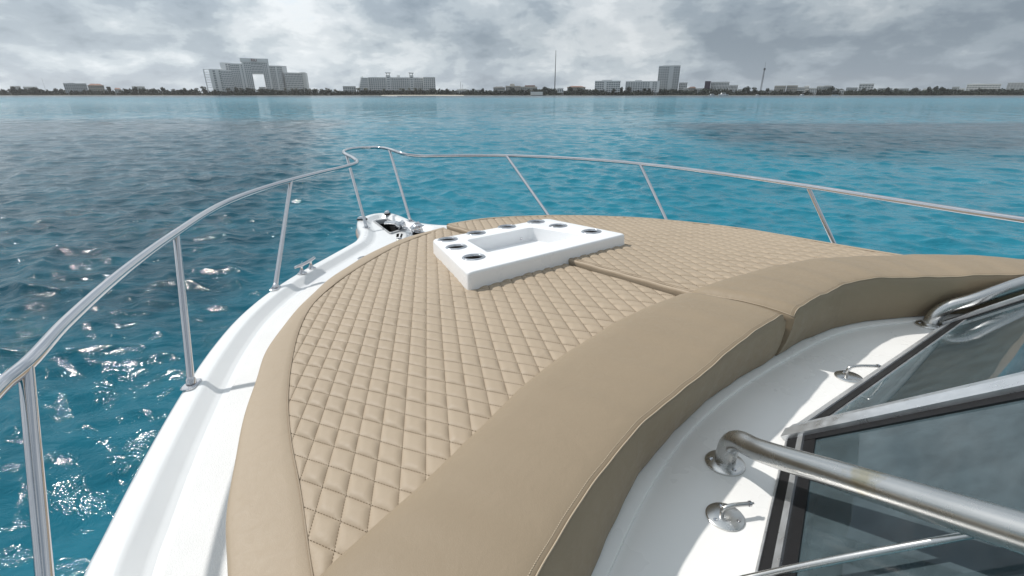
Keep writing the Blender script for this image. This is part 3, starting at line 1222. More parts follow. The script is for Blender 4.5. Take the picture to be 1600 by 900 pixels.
# ------------------------------------------------------------------ sun pad cushions
def nearest(pts, poly):
    best = np.full(len(pts), 1e9)
    out = pts.copy()
    n = len(poly)
    for i in range(n):
        a, b = poly[i], poly[(i + 1) % n]
        d = b - a
        t = np.clip(((pts - a) @ d) / (d @ d + 1e-15), 0, 1)
        q = a + t[:, None] * d
        dd = np.linalg.norm(pts - q, axis=1)
        k = dd < best
        best[k] = dd[k]
        out[k] = q[k]
    return out, best


BOLF_P = [(-1.74, -.81), (-1.632, -.759), (-1.487, -.711), (-1.3, -.641), (-.866, -.479), (-.449, -.40), (-.2, -.388), (-.010, -.386)]
BOLR_P = [(-1.56, -1.145), (-1.369, -1.043), (-1.202, -.973), (-.934, -.9), (-.645, -.861), (-.3, -.822), (-.010, -.80)]
BOLB_P = [(-1.50, -1.135), (-1.182, -.99), (-.886, -.873), (-.546, -.80), (-.25, -.785), (-.010, -.785)]
BOLF_S = [(.010, -.392), (.15, -.405), (.583, -.462), (.955, -.605), (1.226, -.80), (1.43, -1.02), (1.56, -1.25)]
BOLR_S = [(.010, -.825), (.25, -.822), (.498, -.845), (.742, -1.00), (1.033, -1.24), (1.2, -1.40)]
BOLB_S = [(.010, -.79), (.25, -.795), (.49, -.84), (.831, -1.012), (1.15, -1.26), (1.25, -1.38)]
DU, DV = .0344, .0662          # half diagonals of one quilted diamond
PUFF = .0064


def pad_thing(side):
    port = side < 0
    root = empty('sun_pad_cushion', BOAT @ Matrix.Translation((-.8 if port else .8, .3, -.12)))
    tag(root, 'tan quilted sun pad cushion on the port side, bordered by a plain tan band' if port
        else 'tan quilted sun pad cushion on the starboard side, beyond the white console',
        'cushion', 'quilted sun pad cushions on the foredeck')
    ox, oy, oz = (-.8 if port else .8), .3, -.12
    lift = 0.0 if port else .020
    seam = spline(PADSEAM, 300)
    outer = spline(PADOUT, 300)
    bf = spline(BOLF_P, 60)
    bs = spline(BOLF_S, 60)
    split = .046
    if port:
        s = seam[(seam[:, 0] < split - .01) & (seam[:, 1] > -.95)]
        aft = [(x, y - .05) for x, y in bf]           # runs under the bolster
        poly = np.array(list(s) + [(split - .008, 1.765), (split - .008, -.44)] + aft[::-1])
    else:
        s = seam[(seam[:, 0] > split + .035) & (seam[:, 1] > -1.25)]
        aft = [(x, y - .05) for x, y in bs if x > .08]
        poly = np.array([(split + .040, -.45), (split + .040, 1.762)] + list(s) + aft[::-1])
    con_in = np.array([Vector((0, .76)) + (Vector(p) - Vector((0, .76))) * .93 for p in CON])
    con_out = np.array(CON)
    ts = np.array([0, .045, .11, .21, .35, .5, .65, .79, .89, .955, 1.0])
    prof = 1 - (1 - np.clip(np.minimum(ts, 1 - ts) / .30, 0, 1)) ** 2.2
    n = len(ts)
    A = np.array([DU, -DV])
    B = np.array([DU, DV])
    cells = []
    lo, hi = poly.min(0), poly.max(0)
    for i in range(-60, 61):
        for j in range(-60, 61):
            c = (i + .5) * A + (j + .5) * B
            if lo[0] - .04 < c[0] < hi[0] + .04 and lo[1] - .07 < c[1] < hi[1] + .07:
                cells.append((i, j))
    S, T = np.meshgrid(ts, ts, indexing='ij')
    Hh = np.outer(prof, prof)
    faces = np.array([(a * n + b, (a + 1) * n + b, (a + 1) * n + b + 1, a * n + b + 1) for a in range(n - 1) for b in range(n - 1)])
    built = []
    for i, j in cells:
        P = ((i + S)[..., None] * A + (j + T)[..., None] * B).reshape(-1, 2)
        ins = in_poly(P, poly)
        if not ins.any():
            continue
        if in_poly(P, con_in).all():
            continue
        h = Hh.reshape(-1) * PUFF * (1 + .22 * math.sin(i * 12.9 + j * 78.2))
        edge = not ins.all()
        Q = P.copy()
        near, dist = nearest(P, poly) if (edge or nearest(P[n * n // 2][None], poly)[1][0] < .12) else (P, np.full(len(P), 1.0))
        Q[~ins] = near[~ins]
        dist[~ins] = 0
        h = h * np.clip(dist / .022, 0, 1) ** .6
        # tiny sag differences from one diamond to the next
        wob = .0016 * np.sin(9.0 * Q[:, 0] + 1.0) * np.cos(7.0 * Q[:, 1]) + .0008 * np.sin(21 * Q[:, 0] - 17 * Q[:, 1])
        Z = wp(Q[:, 0]) + h + wob + lift
        keep = ins[faces].any(1)
        f = faces[keep]
        used, inv = np.unique(f, return_inverse=True)
        V = np.stack([Q[used, 0] - ox, Q[used, 1] - oy, Z[used] - oz], 1)
        f = inv.reshape(f.shape)
        cen = BOAT @ Vector((float(Q[:, 0].mean()), float(Q[:, 1].mean()), 0))
        v = cen - cam.location
        pz = v.y * math.cos(PITCH) - v.z * math.sin(PITCH)
        inframe = pz > .1 and abs(v.x / pz) < 1.12 and abs((v.y * math.sin(PITCH) + v.z * math.cos(PITCH)) / pz) < .64
        covered = in_poly(Q.mean(0)[None], con_out)[0]
        score = (-v.z) * len(f) / v.length ** 3 * (1 if inframe and not covered else .001)
        built.append((score, V, f))
    built.sort(key=lambda t: -t[0])
    rest = MB()
    for idx, (sc, V, f) in enumerate(built):
        if idx < 300:
            me = bpy.data.meshes.new('quilt_diamond')
            me.from_pydata(V.tolist(), [], f.tolist())
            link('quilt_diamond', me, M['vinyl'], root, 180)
        else:
            rest.add(V.tolist(), f.tolist())
    if rest.v:
        me = bpy.data.meshes.new('quilted_panel')
        me.from_pydata(rest.v, [], rest.f)
        tag(link('quilted_panel', me, M['vinyl'], root, 180), kind='stuff')
    # plain band and outer side wall
    ns = 160
    if port:
        so = spline([p for p in PADOUT if p[0] < .05 and p[1] > -1.6] + [(.04, 1.80)], ns)
        si = spline([p for p in PADSEAM if p[0] < .03 and p[1] > -1.6] + [(.038, 1.755)], ns)
    else:
        so = spline([(.085, 1.806)] + [p for p in PADOUT if p[0] > .1 and p[1] > -1.3], ns)
        si = spline([(.085, 1.762)] + [p for p in PADSEAM if p[0] > .1 and p[1] > -1.3], ns)
    k = np.linspace(0, 1, ns)
    wv = .004 * np.sin(k * 31) + .003 * np.sin(k * 57 + 1)
    def row(t, dz, bulge=0.):
        q = si * (1 - t) + so * t
        nrm = so - si
        nrm /= np.linalg.norm(nrm, axis=1)[:, None] + 1e-9
        q = q + nrm * (bulge + wv * t)[:, None] if hasattr(bulge + wv * t, '__len__') else q
        return [(x - ox, y - oy, wp(x) + dz + lift - oz) for x, y in q]
    def low(w):
        nn_ = so - si
        nn_ /= np.linalg.norm(nn_, axis=1)[:, None] + 1e-9
        return [(x - ox, y - oy, w - oz) for x, y in so - nn_ * .035]
    b = MB()
    b.loft([row(0, -.001), row(.05, .003), row(.2, .005), row(.5, .006), row(.80, .005), row(.93, .003), row(.975, .000), row(.995, -.006), row(1.0, -.015), row(1.0, -.030, -.006),
            low(-.118)])
    b.build('border', M['vinyl'], root, 38)
    MB().tube([(x - ox, y - oy, wp(x) + .002 + lift - oz) for x, y in si], .0022, 6).build('seam_piping', M['thread'], root, 180)
    # side wall along the middle split, with its own narrow band
    xs = split - .010 if port else split + .008
    for vs in (np.linspace(1.76, 1.16, 30), np.linspace(.392, -.46, 90)):
      if port:
        w = MB()
        w.loft([[(xs - ox + dx, v - oy, z - oz + .0012 * math.sin(v * 40)) for v in vs] for dx, z in ((-.004, .001), (.002, -.006), (.003, -.03), (.003, -.118))])
        w.build('side_wall', M['vinyl'], root, 180)
      else:
        w = MB()
        w.loft([[(xs - ox + dx, v - oy, z + lift - oz + .001 * math.sin(v * 33)) for v in vs] for dx, z in ((.034, .001), (.024, .006), (.008, .005), (.002, .000), (.0, -.008), (.006, -.05), (.012, -.13))])
        w.build('side_wall', M['vinyl'], root, 180)
        for dx in (.012, .028):
            MB().tube([(xs - ox + dx, v - oy, .0065 + lift - oz) for v in vs], .0012, 5).build('edge_stitching', M['thread'], root, 180)
    # stitches along the quilting lines
    st = MB()
    stp = .0085
    pts, dirs = [], []
    for D, E in ((A, B), (B, A)):
        ln = np.linalg.norm(D)
        d = D / ln
        for i in range(-60, 61):
            q = (np.arange(-60 * ln, 60 * ln, stp))[:, None] * d + E * i
            kk = (q[:, 0] > lo[0]) & (q[:, 0] < hi[0]) & (q[:, 1] > lo[1]) & (q[:, 1] < hi[1])
            q = q[kk]
            if len(q):
                pts.append(q)
                dirs.append(np.repeat(d[None], len(q), 0))
    pts = np.concatenate(pts)
    dirs = np.concatenate(dirs)
    ok = in_poly(pts, poly) & ~in_poly(pts, con_out)
    pts, dirs = pts[ok], dirs[ok]
    nr = np.stack([-dirs[:, 1], dirs[:, 0]], 1)
    hl, hw = .0029, .0005
    quad = []
    zc = wp(pts[:, 0]) + lift + .0016 * np.sin(9.0 * pts[:, 0] + 1.0) * np.cos(7.0 * pts[:, 1]) + .0008 * np.sin(21 * pts[:, 0] - 17 * pts[:, 1])
    for a, c_, z in ((-hl, -hw, .0006), (hl, -hw, .0006), (hl, hw, .0006), (-hl, hw, .0006), (0, 0, .0030)):
        p = pts + dirs * a + nr * c_
        quad.append(np.stack([p[:, 0] - ox, p[:, 1] - oy, zc + z - oz], 1))
    V = np.stack(quad, 1).reshape(-1, 3)
    base = np.arange(len(pts))[:, None] * 5
    Fc = np.concatenate([base + np.array([[0, 1, 4]]), base + np.array([[1, 2, 4]]), base + np.array([[2, 3, 4]]), base + np.array([[3, 0, 4]])])
    me = bpy.data.meshes.new('stitching')
    me.from_pydata(V.tolist(), [], Fc.tolist())
    tag(link('stitching', me, M['thread'], root), kind='stuff')


pad_thing(-1)
pad_thing(1)


# ------------------------------------------------------------------ bolster cushions
def bolster(side):
    port = side < 0
    ox, oy, oz = (-.8 if port else .7), -.7, -.12
    root = empty('bolster_cushion', BOAT @ Matrix.Translation((ox, oy, oz)))
    tag(root, 'plain tan bolster cushion nearest the camera, across the port half' if port
        else 'plain tan bolster cushion on the starboard half, behind the grab rail', 'cushion', 'plain bolster cushions behind the sun pad')
    ns = 110
    f, r, b = (spline(q, ns) for q in ((BOLF_P, BOLR_P, BOLB_P) if port else (BOLF_S, BOLR_S, BOLB_S)))
    heel = np.zeros(ns) if port else .006 * np.clip(f[:, 0], 0, None)
    k = np.linspace(0, 1, ns)
    endfall = np.zeros(ns)
    # soft rounded ends where the two bolsters meet
    e = np.clip((1 - k if port else k) / .035, 0, 1)
    endfall = -.026 * (1 - np.sqrt(1 - (1 - e) ** 2))
    wob = .0030 * np.sin(k * 17 + .5) + .0018 * np.sin(k * 43 + 2) + .0009 * np.sin(k * 91)
    top = .088 if port else .092
    sec = [(0.0, .000), (.005, .020), (.02, .040), (.05, .056), (.11, .068), (.22, .077), (.38, .083), (.56, top - .002), (.74, top), (.88, top - .003), (.96, top - .006)]
    rings = []
    def ring(t, w, fall=1.):
        q = f * (1 - t) + r * t
        return [(x - ox, y - oy, wp(x) * .5 + w + h + (ef * fall) + wb * min(1, w * 12) - oz) for (x, y), h, ef, wb in zip(q, heel, endfall, wob)]
    rings.append(ring(0.01, -.112, 0))
    for t, w in sec:
        rings.append(ring(t, w))
    rings.append(ring(.992, top - .010))
    seam_i = len(rings) - 1
    rings.append(ring(1.004, top - .016))
    # rear wall: slightly bellied, tucked in at the foot
    for t, bl in ((.12, .008), (.35, .012), (.65, .010), (.9, .002), (1.0, -.004)):
        row = []
        for (x, y), (x2, y2), h, wb, ef in zip(r, b, heel, wob, endfall):
            d = Vector((x - x2, y - y2))
            px = x * (1 - t) + x2 * t
            py = y * (1 - t) + y2 * t
            row.append((px - ox, py - bl + wb * .8 - oy, (wp(x) * .5 + h + top - .016) * (1 - t) + (-.111) * t - oz))
        rings.append(row)
    m = MB()
    m.loft(rings)
    nr = len(rings)
    # end caps
    for kx, sgn in ((0, -1), (ns - 1, 1)):
        loop = [rings[i][kx] for i in range(nr)]
        c = Vector(np.mean(np.array(loop), 0).tolist())
        meet = (kx == ns - 1) if port else (kx == 0)
        inset = [Vector(p).lerp(c, .10) + Vector(((.004 if meet else .03) * sgn, 0, 0)) for p in loop]
        inset2 = [Vector(p).lerp(c, .5) + Vector(((.005 if meet else .04) * sgn, 0, 0)) for p in loop]
        nn = len(m.v)
        m.add(loop + inset + inset2 + [c + Vector((.005 * sgn, 0, 0))],
              [(i, i + 1, nr + i + 1, nr + i) for i in range(nr - 1)] +
              [(nr + i, nr + i + 1, 2 * nr + i + 1, 2 * nr + i) for i in range(nr - 1)] +
              [(2 * nr + i, 2 * nr + i + 1, 3 * nr) for i in range(nr - 1)])
    me = m.mesh('cover')
    bm = bmesh.new()
    bm.from_mesh(me)
    bmesh.ops.remove_doubles(bm, verts=bm.verts, dist=1e-5)
    bmesh.ops.recalc_face_normals(bm, faces=bm.faces)
    bm.to_mesh(me)
    bm.free()
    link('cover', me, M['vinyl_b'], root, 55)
    pip = [Vector(p) + Vector((0, 0, .0015)) for p in rings[seam_i]]
    MB().tube(pip, .0017, 6).build('piping', M['thread_l'], root, 180)
    kx = ns - 1 if port else 0
    loop = [Vector(rings[i][kx]) + Vector((0.0, 0, .001)) for i in range(3, seam_i + 1)]
    MB().tube(loop, .0017, 6).build('end_piping', M['thread_l'], root, 180)
    # stitch row just inside the piping
    st = MB()
    rr = rings[seam_i - 1]
    pth = spline([tuple(p) for p in rr], 330)
    for i in range(0, len(pth) - 1):
        a, c = Vector(pth[i]), Vector(pth[i + 1])
        d = (c - a)
        sd = d.cross(Vector((0, 0, 1))).normalized() * .0008
        z = Vector((0, 0, .0006))
        st.add([a - sd + z, a + sd + z, a + d * .6 + sd + z, a + d * .6 - sd + z], [(0, 1, 2, 3)])
    tag(st.build('stitching', M['thread_l'], root), kind='stuff')


bolster(-1)
bolster(1)


# ------------------------------------------------------------------ the far shore
CP, SP = math.cos(PITCH), math.sin(PITCH)


def fx(px, Y):
    """across position, in metres, of something seen in column px of the photograph and Y metres off"""
    return (px - 800) / 740 * Y * CP


def fz(py, Y):
    y = (450 - py) / 740
    return CAM_Z + Y * (y * CP - SP) / (CP + y * SP)


M['stucco'] = mk('white_stucco', (.84, .84, .83), .8, var=.08, vscale=.15)
M['stucco_w'] = mk('bright_white_stucco', (.78, .77, .74), .8, var=.05, vscale=.2)
M['stucco_g'] = mk('grey_stucco', (.60, .62, .63), .8, var=.1, vscale=.15)
M['stucco_b'] = mk('beige_stucco', (.58, .54, .48), .8, var=.1, vscale=.15)
M['terra'] = mk('terracotta_tiles', (.24, .12, .085), .8, var=.15, vscale=.4)
M['purple'] = mk('plum_cladding', (.055, .035, .065), .6, var=.1, vscale=.2)
M['roofing'] = mk('roof_felt', (.20, .20, .20), .9, var=.15, vscale=.3)
M['window'] = mk('window_glass', (.32, .345, .37), .4, var=.3, vscale=.2)
M['letters'] = mk('dark_red_letters', (.16, .03, .035), .6)
M['mast'] = mk('galvanised_mast', (.10, .11, .12), .6, .4, var=.2, vscale=.2)
M['sand'] = mk('beach_sand', (.13, .125, .11), .9, var=.3, vscale=.08)
M['land'] = mk('scrub_ground', (.05, .06, .035), .95, var=.3, vscale=.05)
M['leaf'] = mk('far_foliage', (.032, .046, .030), .75, var=.45, vscale=.12)
M['palm'] = mk('palm_fronds', (.045, .055, .028), .7, var=.35, vscale=.3)
M['trunk'] = mk('palm_trunk', (.14, .115, .09), .9, var=.2, vscale=1.)
M['boat_w'] = mk('white_boat_paint', (.78, .78, .78), .4, var=.03, vscale=.5)
M['boat_glass'] = mk('boat_glass', (.03, .035, .045), .2, var=.2, vscale=1)
M['foam'] = mk('white_foam', (.75, .78, .8), .9, var=.1, vscale=1)
SHORE = 880.0

lm = MB()
xs = np.linspace(-2600, 2600, 140)
rows = []
for dy, z in ((-14, -.5), (0, .15), (6, .5), (11, .9), (60, 2.4), (900, 3.0), (4200, 4.0)):
    rows.append([(x * (1 + max(0, dy) / 900), SHORE + dy + 5 * math.sin(x * .011) + 3 * math.sin(x * .037 + 1), z) for x in xs])
lm.loft(rows[:4])
tag(lm.build('shore_bank', M['sand'], None, 180), kind='structure')
M['pale_sand'] = mk('pale_beach_sand', (.50, .46, .38), .9, var=.15, vscale=.08)
bm_ = MB()
bx_ = np.linspace(fx(596, 880), fx(725, 880), 30)
bm_.loft([[(x, SHORE + dy + 5 * math.sin(x * .011) + 3 * math.sin(x * .037 + 1), z + .25 * math.sin(math.pi * i / 29) - .12) for i, x in enumerate(bx_)] for dy, z in ((-5, .0), (1, .45), (7, .9), (12, 1.2))])
tag(bm_.build('beach', M['pale_sand'], None, 180), kind='structure')
lm = MB()
lm.loft(rows[3:])
tag(lm.build('land', M['land'], None, 180), kind='structure')


def block(root, x0, x1, z0, z1, y, depth, floors, bays, wall, slab=1.15, pier=1.0, proud=1.2, glz=None, solid=()):
    """storeys of glass set back behind slabs and piers; solid: bays closed by a plain wall"""
    g = MB()
    g.box2((x0 + .3, y + proud, z0), (x1 - .3, y + depth - .3, z1 - .3))
    tag(g.build('windows', glz or M['window'], root), kind='stuff')
    m = MB()
    fh = (z1 - z0) / floors
    for i in range(1, floors + 1):
        zc = z0 + fh * i
        m.box2((x0 + .05, y, zc - slab), (x1 - .05, y + proud + .1, zc - .02))
    bw = (x1 - x0) / bays
    for k in range(bays + 1):
        xc = x0 + k * bw
        m.box2((max(x0, xc - pier / 2), y + .12, z0), (min(x1, xc + pier / 2), y + proud + .05, z1 - .05))
    for k in solid:
        m.box2((x0 + k * bw, y - .25, z0), (x0 + (k + 1) * bw, y + proud, z1 + .4))
    tag(m.build('facade', wall, root), kind='stuff')
    w = MB()
    for xa, xb in ((x0 - .02, x0 + .5), (x1 - .5, x1 + .02)):
        w.box2((xa, y + .06, z0), (xb, y + depth, z1))
    w.box2((x0, y + depth - .4, z0), (x1, y + depth + .1, z1))
    w.build('wall', wall, root)
    r = MB()
    r.box2((x0 - .1, y - .1, z1), (x1 + .1, y + depth + .15, z1 + .9))
    r.build('roof', wall, root)


def facing(name, pc, Y):
    """an Empty turned to look out over the water at the anchorage"""
    root = empty(name, loc=(fx(pc, Y), Y, 1.0))
    a = math.atan2(-root.location.x, Y)
    root.rotation_euler.z = a
    return root, (lambda p: (fx(p, Y) - fx(pc, Y)) * math.cos(a))


def building(name, label, px0, px1, pyt, Y, floors, bays, wall, depth=16, cat='building', group=None, extra=None, pyb=149.2, **kw):
    root, Xf = facing(name, (px0 + px1) / 2, Y)
    x0, x1 = Xf(px0), Xf(px1)
    block(root, x0, x1, 0, fz(pyt, Y) - 1.0, 0, depth, floors, bays, wall, **kw)
    tag(root, label, cat, group)
    if extra:
        extra(root, Xf, lambda p: fz(p, Y) - 1.0)
    return root


# the big arched hotel ------------------------------------------------------
def arch_hotel():
    Y = 930
    root, X = facing('arch_hotel', 400, Y)
    root.location.x += 8.0
    tag(root, 'huge stepped white hotel with a tall square archway through its middle', 'hotel')
    Z = lambda p: fz(p, Y) - 1.0
    w = M['stucco']
    block(root, X(329), X(347), 0, Z(109.5), 14, 24, 11, 4, w, solid=(0, 2))
    block(root, X(346), X(362.5), 0, Z(111), 8, 26, 11, 7, w, pier=.9)
    block(root, X(347), X(362), 0, Z(99), 18, 26, 15, 4, w, solid=(0, 1))
    block(root, X(362), X(383.5), 0, Z(100.5), 5, 26, 15, 8, w, pier=.8, solid=(5,))
    # gate tower, left leg, lintel, right leg
    block(root, X(380), X(393.5), 0, Z(97), 0, 30, 16, 5, w, pier=1.1, solid=(0,))
    block(root, X(411), X(421.5), 0, Z(97), 0, 30, 16, 4, w, pier=1.1, solid=(3,))
    block(root, X(393.5), X(411), Z(114), Z(97), .3, 29, 4, 8, w, pier=.9)
    c = MB()
    c.box2((X(378.5), -.6, Z(97)), (X(421.7), 30.5, Z(91.2)))
    c.build('crown_beam', w, root)
    s = MB()
    s.box2((X(393.5), .5, Z(115.2)), (X(411), 29, Z(114) + .1))
    s.build('soffit', w, root)
    block(root, X(421.5), X(440), 0, Z(102.5), 5, 26, 14, 8, w, pier=.8, solid=(4,))
    block(root, X(435), X(450), 0, Z(102), 18, 26, 14, 4, w, solid=(2, 3))
    block(root, X(444), X(473), 0, Z(113), 8, 26, 10, 12, w, pier=.9)
    block(root, X(469), X(480), 0, Z(112), 14, 24, 10, 4, w, solid=(0, 2, 3))
    # open fins on the outer ends
    for px, zt in ((321.5, 109), (481.5, 112.5)):
        f = MB()
        f.box2((X(px) - .8, 12, 0), (X(px) + .8, 16, Z(zt)))
        n = 10
        for i in range(n):
            z = Z(zt) * (i + 1) / n
            f.box2((min(X(px), X(329 if px < 400 else 478)), 12.5, z - .8), (max(X(px), X(329 if px < 400 else 478)), 15.5, z - .1))
        f.build('end_fin', w, root)
    for a, b, t in ((349, 353.5, 97.6), (356, 361, 98), (436, 441, 100.6), (470, 475, 111)):
        m = MB()
        m.box2((X(a), 22, Z(t + 3)), (X(b), 32, Z(t)))
        m.build('roof_house', w, root)
    # small pavilion seen through the arch
    m = MB()
    m.box2((X(399.5), 12, 0), (X(410.5), 22, Z(135.6)))
    m.build('pavilion', w, root)
    # letters on the crown
    cu = bpy.data.curves.new('letters', 'FONT')
    cu.body = 'RIU'
    cu.size = 6.0
    cu.extrude = .25
    cu.align_x = 'CENTER'
    tmp = bpy.data.objects.new('tmp_letters', cu)
    COL.objects.link(tmp)
    bpy.context.view_layer.update()
    me = bpy.data.meshes.new_from_object(tmp.evaluated_get(bpy.context.evaluated_depsgraph_get()))
    bpy.data.objects.remove(tmp)
    me.materials.clear()
    o = link('sign_letters', me, M['letters'], root)
    o.rotation_euler = (math.pi / 2, 0, 0)
    o.location = (X(399.5), -1.0, Z(96.0))


arch_hotel()


def twin_tower_hotel():
    Y = 925
    root, X = facing('beach_hotel', 622, Y)
    tag(root, 'long white beach hotel with two square roof towers', 'hotel')
    Z = lambda p: fz(p, Y) - 1.0
    w = M['stucco']
    block(root, X(578), X(663), 0, Z(121.5), 6, 20, 9, 26, w, pier=.9)
    block(root, X(663), X(682), 0, Z(121), -4, 24, 9, 6, w, pier=1.2)
    # stepped terraces on the left end
    for i in range(9):
        z0, z1 = Z(121.5) * i / 9, Z(121.5) * (i + 1) / 9
        xl = X(559.5) + (X(566.5) - X(559.5)) * i / 8
        m = MB()
        m.box2((xl, 1, z1 - 1.5), (X(578), 22, z1))
        m.box2((xl + 1.0, 2.2, z0), (X(578), 20, z1 - 1.5))
        m.build('terrace', w, root)
        g = MB()
        g.box2((xl + 1.6, 2.0, z0 + .3), (X(577), 2.25, z1 - 1.7))
        g.build('terrace_window', M['window'], root)
    for a, b in ((604.5, 613), (641, 649)):
        m = MB()
        m.box2((X(a + .8), 5.4, 0), (X(b - .8), 18, Z(117)))
        m.box2((X(a + 1.4), 7, Z(117)), (X(a + 2.4), 17, Z(114)))
        m.box2((X(b - 2.4), 7, Z(117)), (X(b - 1.4), 17, Z(114)))
        m.box2((X(a), 5, Z(114.4)), (X(b), 19, Z(113)))
        m.build('roof_tower', w, root)
        for i in range(8):
            g = MB()
            g.box2((X(a + 2.2), 5.2, Z(147) + (Z(119) - Z(147)) * (i + .25) / 8), (X(b - 2.2), 5.5, Z(147) + (Z(119) - Z(147)) * (i + .75) / 8))
            g.build('tower_window', M['window'], root)
    m = MB()
    m.box2((X(622.5), 10, Z(121.5)), (X(627.5), 18, Z(117.3)))
    m.build('roof_house', w, root)
    m = MB()
    m.box2((X(568), 12, Z(121.5)), (X(570), 16, Z(119)))
    m.build('roof_vent', w, root)


twin_tower_hotel()


def penthouse(a, b, t, mat):
    def f(root, X, Z):
        m = MB()
        m.box2((X(a), 3, Z(t + 5)), (X(b), 12, Z(t)))
        m.build('penthouse', mat, root)
    return f


def hip_roof(px0, px1, pyt, pyb, mat, depth=16):
    def f(root, X, Z):
        a, b, zb, zt = X(px0), X(px1), Z(pyb), Z(pyt)
        d = (b - a) * .25
        m = MB()
        m.add([(a, -1, zb), (b, -1, zb), (b, depth + 1, zb), (a, depth + 1, zb), (a + d, depth / 2, zt), (b - d, depth / 2, zt)],
              [(0, 1, 5, 4), (1, 2, 5), (2, 3, 4, 5), (3, 0, 4), (0, 3, 2, 1)])
        m.build('hip_roof', mat, root)
    return f


G1 = 'low buildings scattered along the far shore'
building('shore_house', 'low grey-green modern block left of the brown-roofed house on the far shore', 104, 140, 131, 905, 4, 12, M['stucco_g'], extra=penthouse(112, 122, 129.4, M['stucco_g']), group=G1)
building('shore_house', 'brown-roofed house on the left of the far shore', 141, 166, 134, 925, 4, 7, M['stucco_b'], extra=hip_roof(140, 167, 130.6, 134, M['terra']), group=G1)
building('shore_house', 'pale low building at the far left end of the shore', 40, 62, 136, 1150, 3, 8, M['stucco'], group=G1)
building('shore_house', 'tiny red-roofed house among trees left of the arched hotel', 181, 191, 140, 900, 2, 3, M['stucco_w'], extra=hip_roof(180, 192, 137.2, 140, M['terra']), group=G1)
building('shore_house', 'pale flat block showing above trees left of the arched hotel', 209, 229, 135.5, 1050, 4, 8, M['stucco'], group=G1)
building('shore_house', 'white two-storey pavilion left of the twin-towered beach hotel', 537, 557, 135.2, 905, 3, 6, M['stucco_w'], depth=10, group=G1)
building('shore_house', 'small white villa beside two thin masts', 714, 733, 140.5, 900, 2, 5, M['stucco_w'], depth=10, group=G1, extra=penthouse(718, 729, 138.5, M['stucco_w']))
building('shore_house', 'pinkish long house left of the stone-coloured house', 771, 789, 137.2, 900, 3, 6, M['stucco_b'], depth=10, group=G1, extra=hip_roof(770, 790, 135, 137.2, M['roofing'], 10))
building('shore_house', 'stone-coloured house with rooftop turret left of the tall mast', 790, 813, 135, 915, 4, 6, M['stucco_b'], group=G1, extra=penthouse(797, 804, 131, M['stucco_b']))
building('shore_house', 'brown long villa right of the turreted house', 813, 839, 136, 905, 3, 8, M['stucco_b'], depth=11, group=G1, extra=penthouse(820, 836, 133.3, M['terra']))
building('boat_shed', 'plain white boat shed at the water edge near the tall mast', 829, 848, 144.3, 884, 1, 2, M['stucco_w'], depth=8, solid=(0, 1), cat='shed')
building('shore_house', 'small pale cottage just right of the tall mast', 871, 880, 138.5, 895, 2, 3, M['stucco'], depth=10, group=G1)
building('shore_house', 'brownish villa in trees between the mast and the white apartment block', 886, 914, 136.5, 930, 3, 8, M['stucco_b'], depth=10, group=G1, extra=hip_roof(885, 915, 134.2, 136.5, M['terra']))
building('apartment_block', 'white apartment block with dark flat roof, left of the two beside the tower', 928.5, 968, 127, 905, 7, 11, M['stucco'], extra=penthouse(939, 955, 124.6, M['stucco_g']), solid=(4,))
building('apartment_block', 'white apartment block touching the tall tower on its left side', 976, 1029, 127.6, 905, 7, 14, M['stucco'], extra=penthouse(990, 1001, 125, M['stucco_g']), solid=(10, 13))
building('tower_block', 'tallest tower block, grey balconies beside a broad blank white band', 1025, 1058, 103.5, 935, 17, 10, M['stucco_g'], depth=26, cat='tower', solid=(5, 6), pier=.9, extra=penthouse(1031, 1058, 101.8, M['stucco_g']))
building('shore_house', 'mid-height white block close behind the right side of the tall tower', 1059, 1072, 129.5, 945, 6, 5, M['stucco'], group=G1)
building('shore_house', 'red-roofed low house right of the tall tower', 1075, 1086, 137.5, 910, 3, 4, M['stucco_b'], group=G1, extra=hip_roof(1074, 1087, 135.4, 137.5, M['terra'], 12))
building('plum_block', 'dark plum windowless block beside a white mall', 1099, 1108, 127.6, 930, 3, 2, M['purple'], solid=(0, 1))
building('shore_house', 'white block of square windows right of the plum block', 1108.5, 1137, 128.6, 930, 4, 12, M['stucco'], group=G1)
building('shore_house', 'lower white wing right of the white windowed block', 1137.5, 1151, 133.5, 935, 3, 6, M['stucco'], group=G1)
building('shore_house', 'beige terraced building right of the leaning-looking lattice mast', 1208, 1226, 134.6, 905, 4, 6, M['stucco_b'], group=G1)
building('shore_house', 'beige building with white roof edge left of the bright white villas', 1227, 1244, 134.2, 908, 4, 6, M['stucco_b'], group=G1, extra=penthouse(1230, 1241, 133.2, M['stucco_w']))
for i, (a, b, t, Yv, lb) in enumerate(((1244, 1256, 136.8, 900, 'leftmost bright white villa in the white villa cluster'), (1254, 1262, 134.8, 910, 'tall narrow bright white villa in the white villa cluster'),
                                        (1262, 1275, 138.2, 895, 'lowest bright white villa in the middle of the white villa cluster'), (1274, 1285, 135.2, 905, 'bright white villa with turret in the white villa cluster'),
                                        (1284, 1296, 134.4, 908, 'rightmost bright white villa of the white villa cluster'))):
    building('white_villa', lb, a, b, t, Yv, 3, 4, M['stucco_w'], depth=10, cat='villa', group='bright white villas on the far shore', extra=penthouse(a + 3, a + 7, t - 1.2, M['stucco_w']))
building('shore_house', 'low grey building left of the white stepped office block', 1320, 1338, 137.4, 930, 3, 7, M['stucco_g'], group=G1)
building('office_block', 'white office block of stacked floors standing alone right of the villas', 1339, 1362, 131.4, 920, 5, 5, M['stucco'], cat='office', group=None)
building('shore_house', 'low grey terrace with rooftop canopy right of the office block', 1370, 1392, 138.4, 930, 3, 8, M['stucco_g'], group=G1)
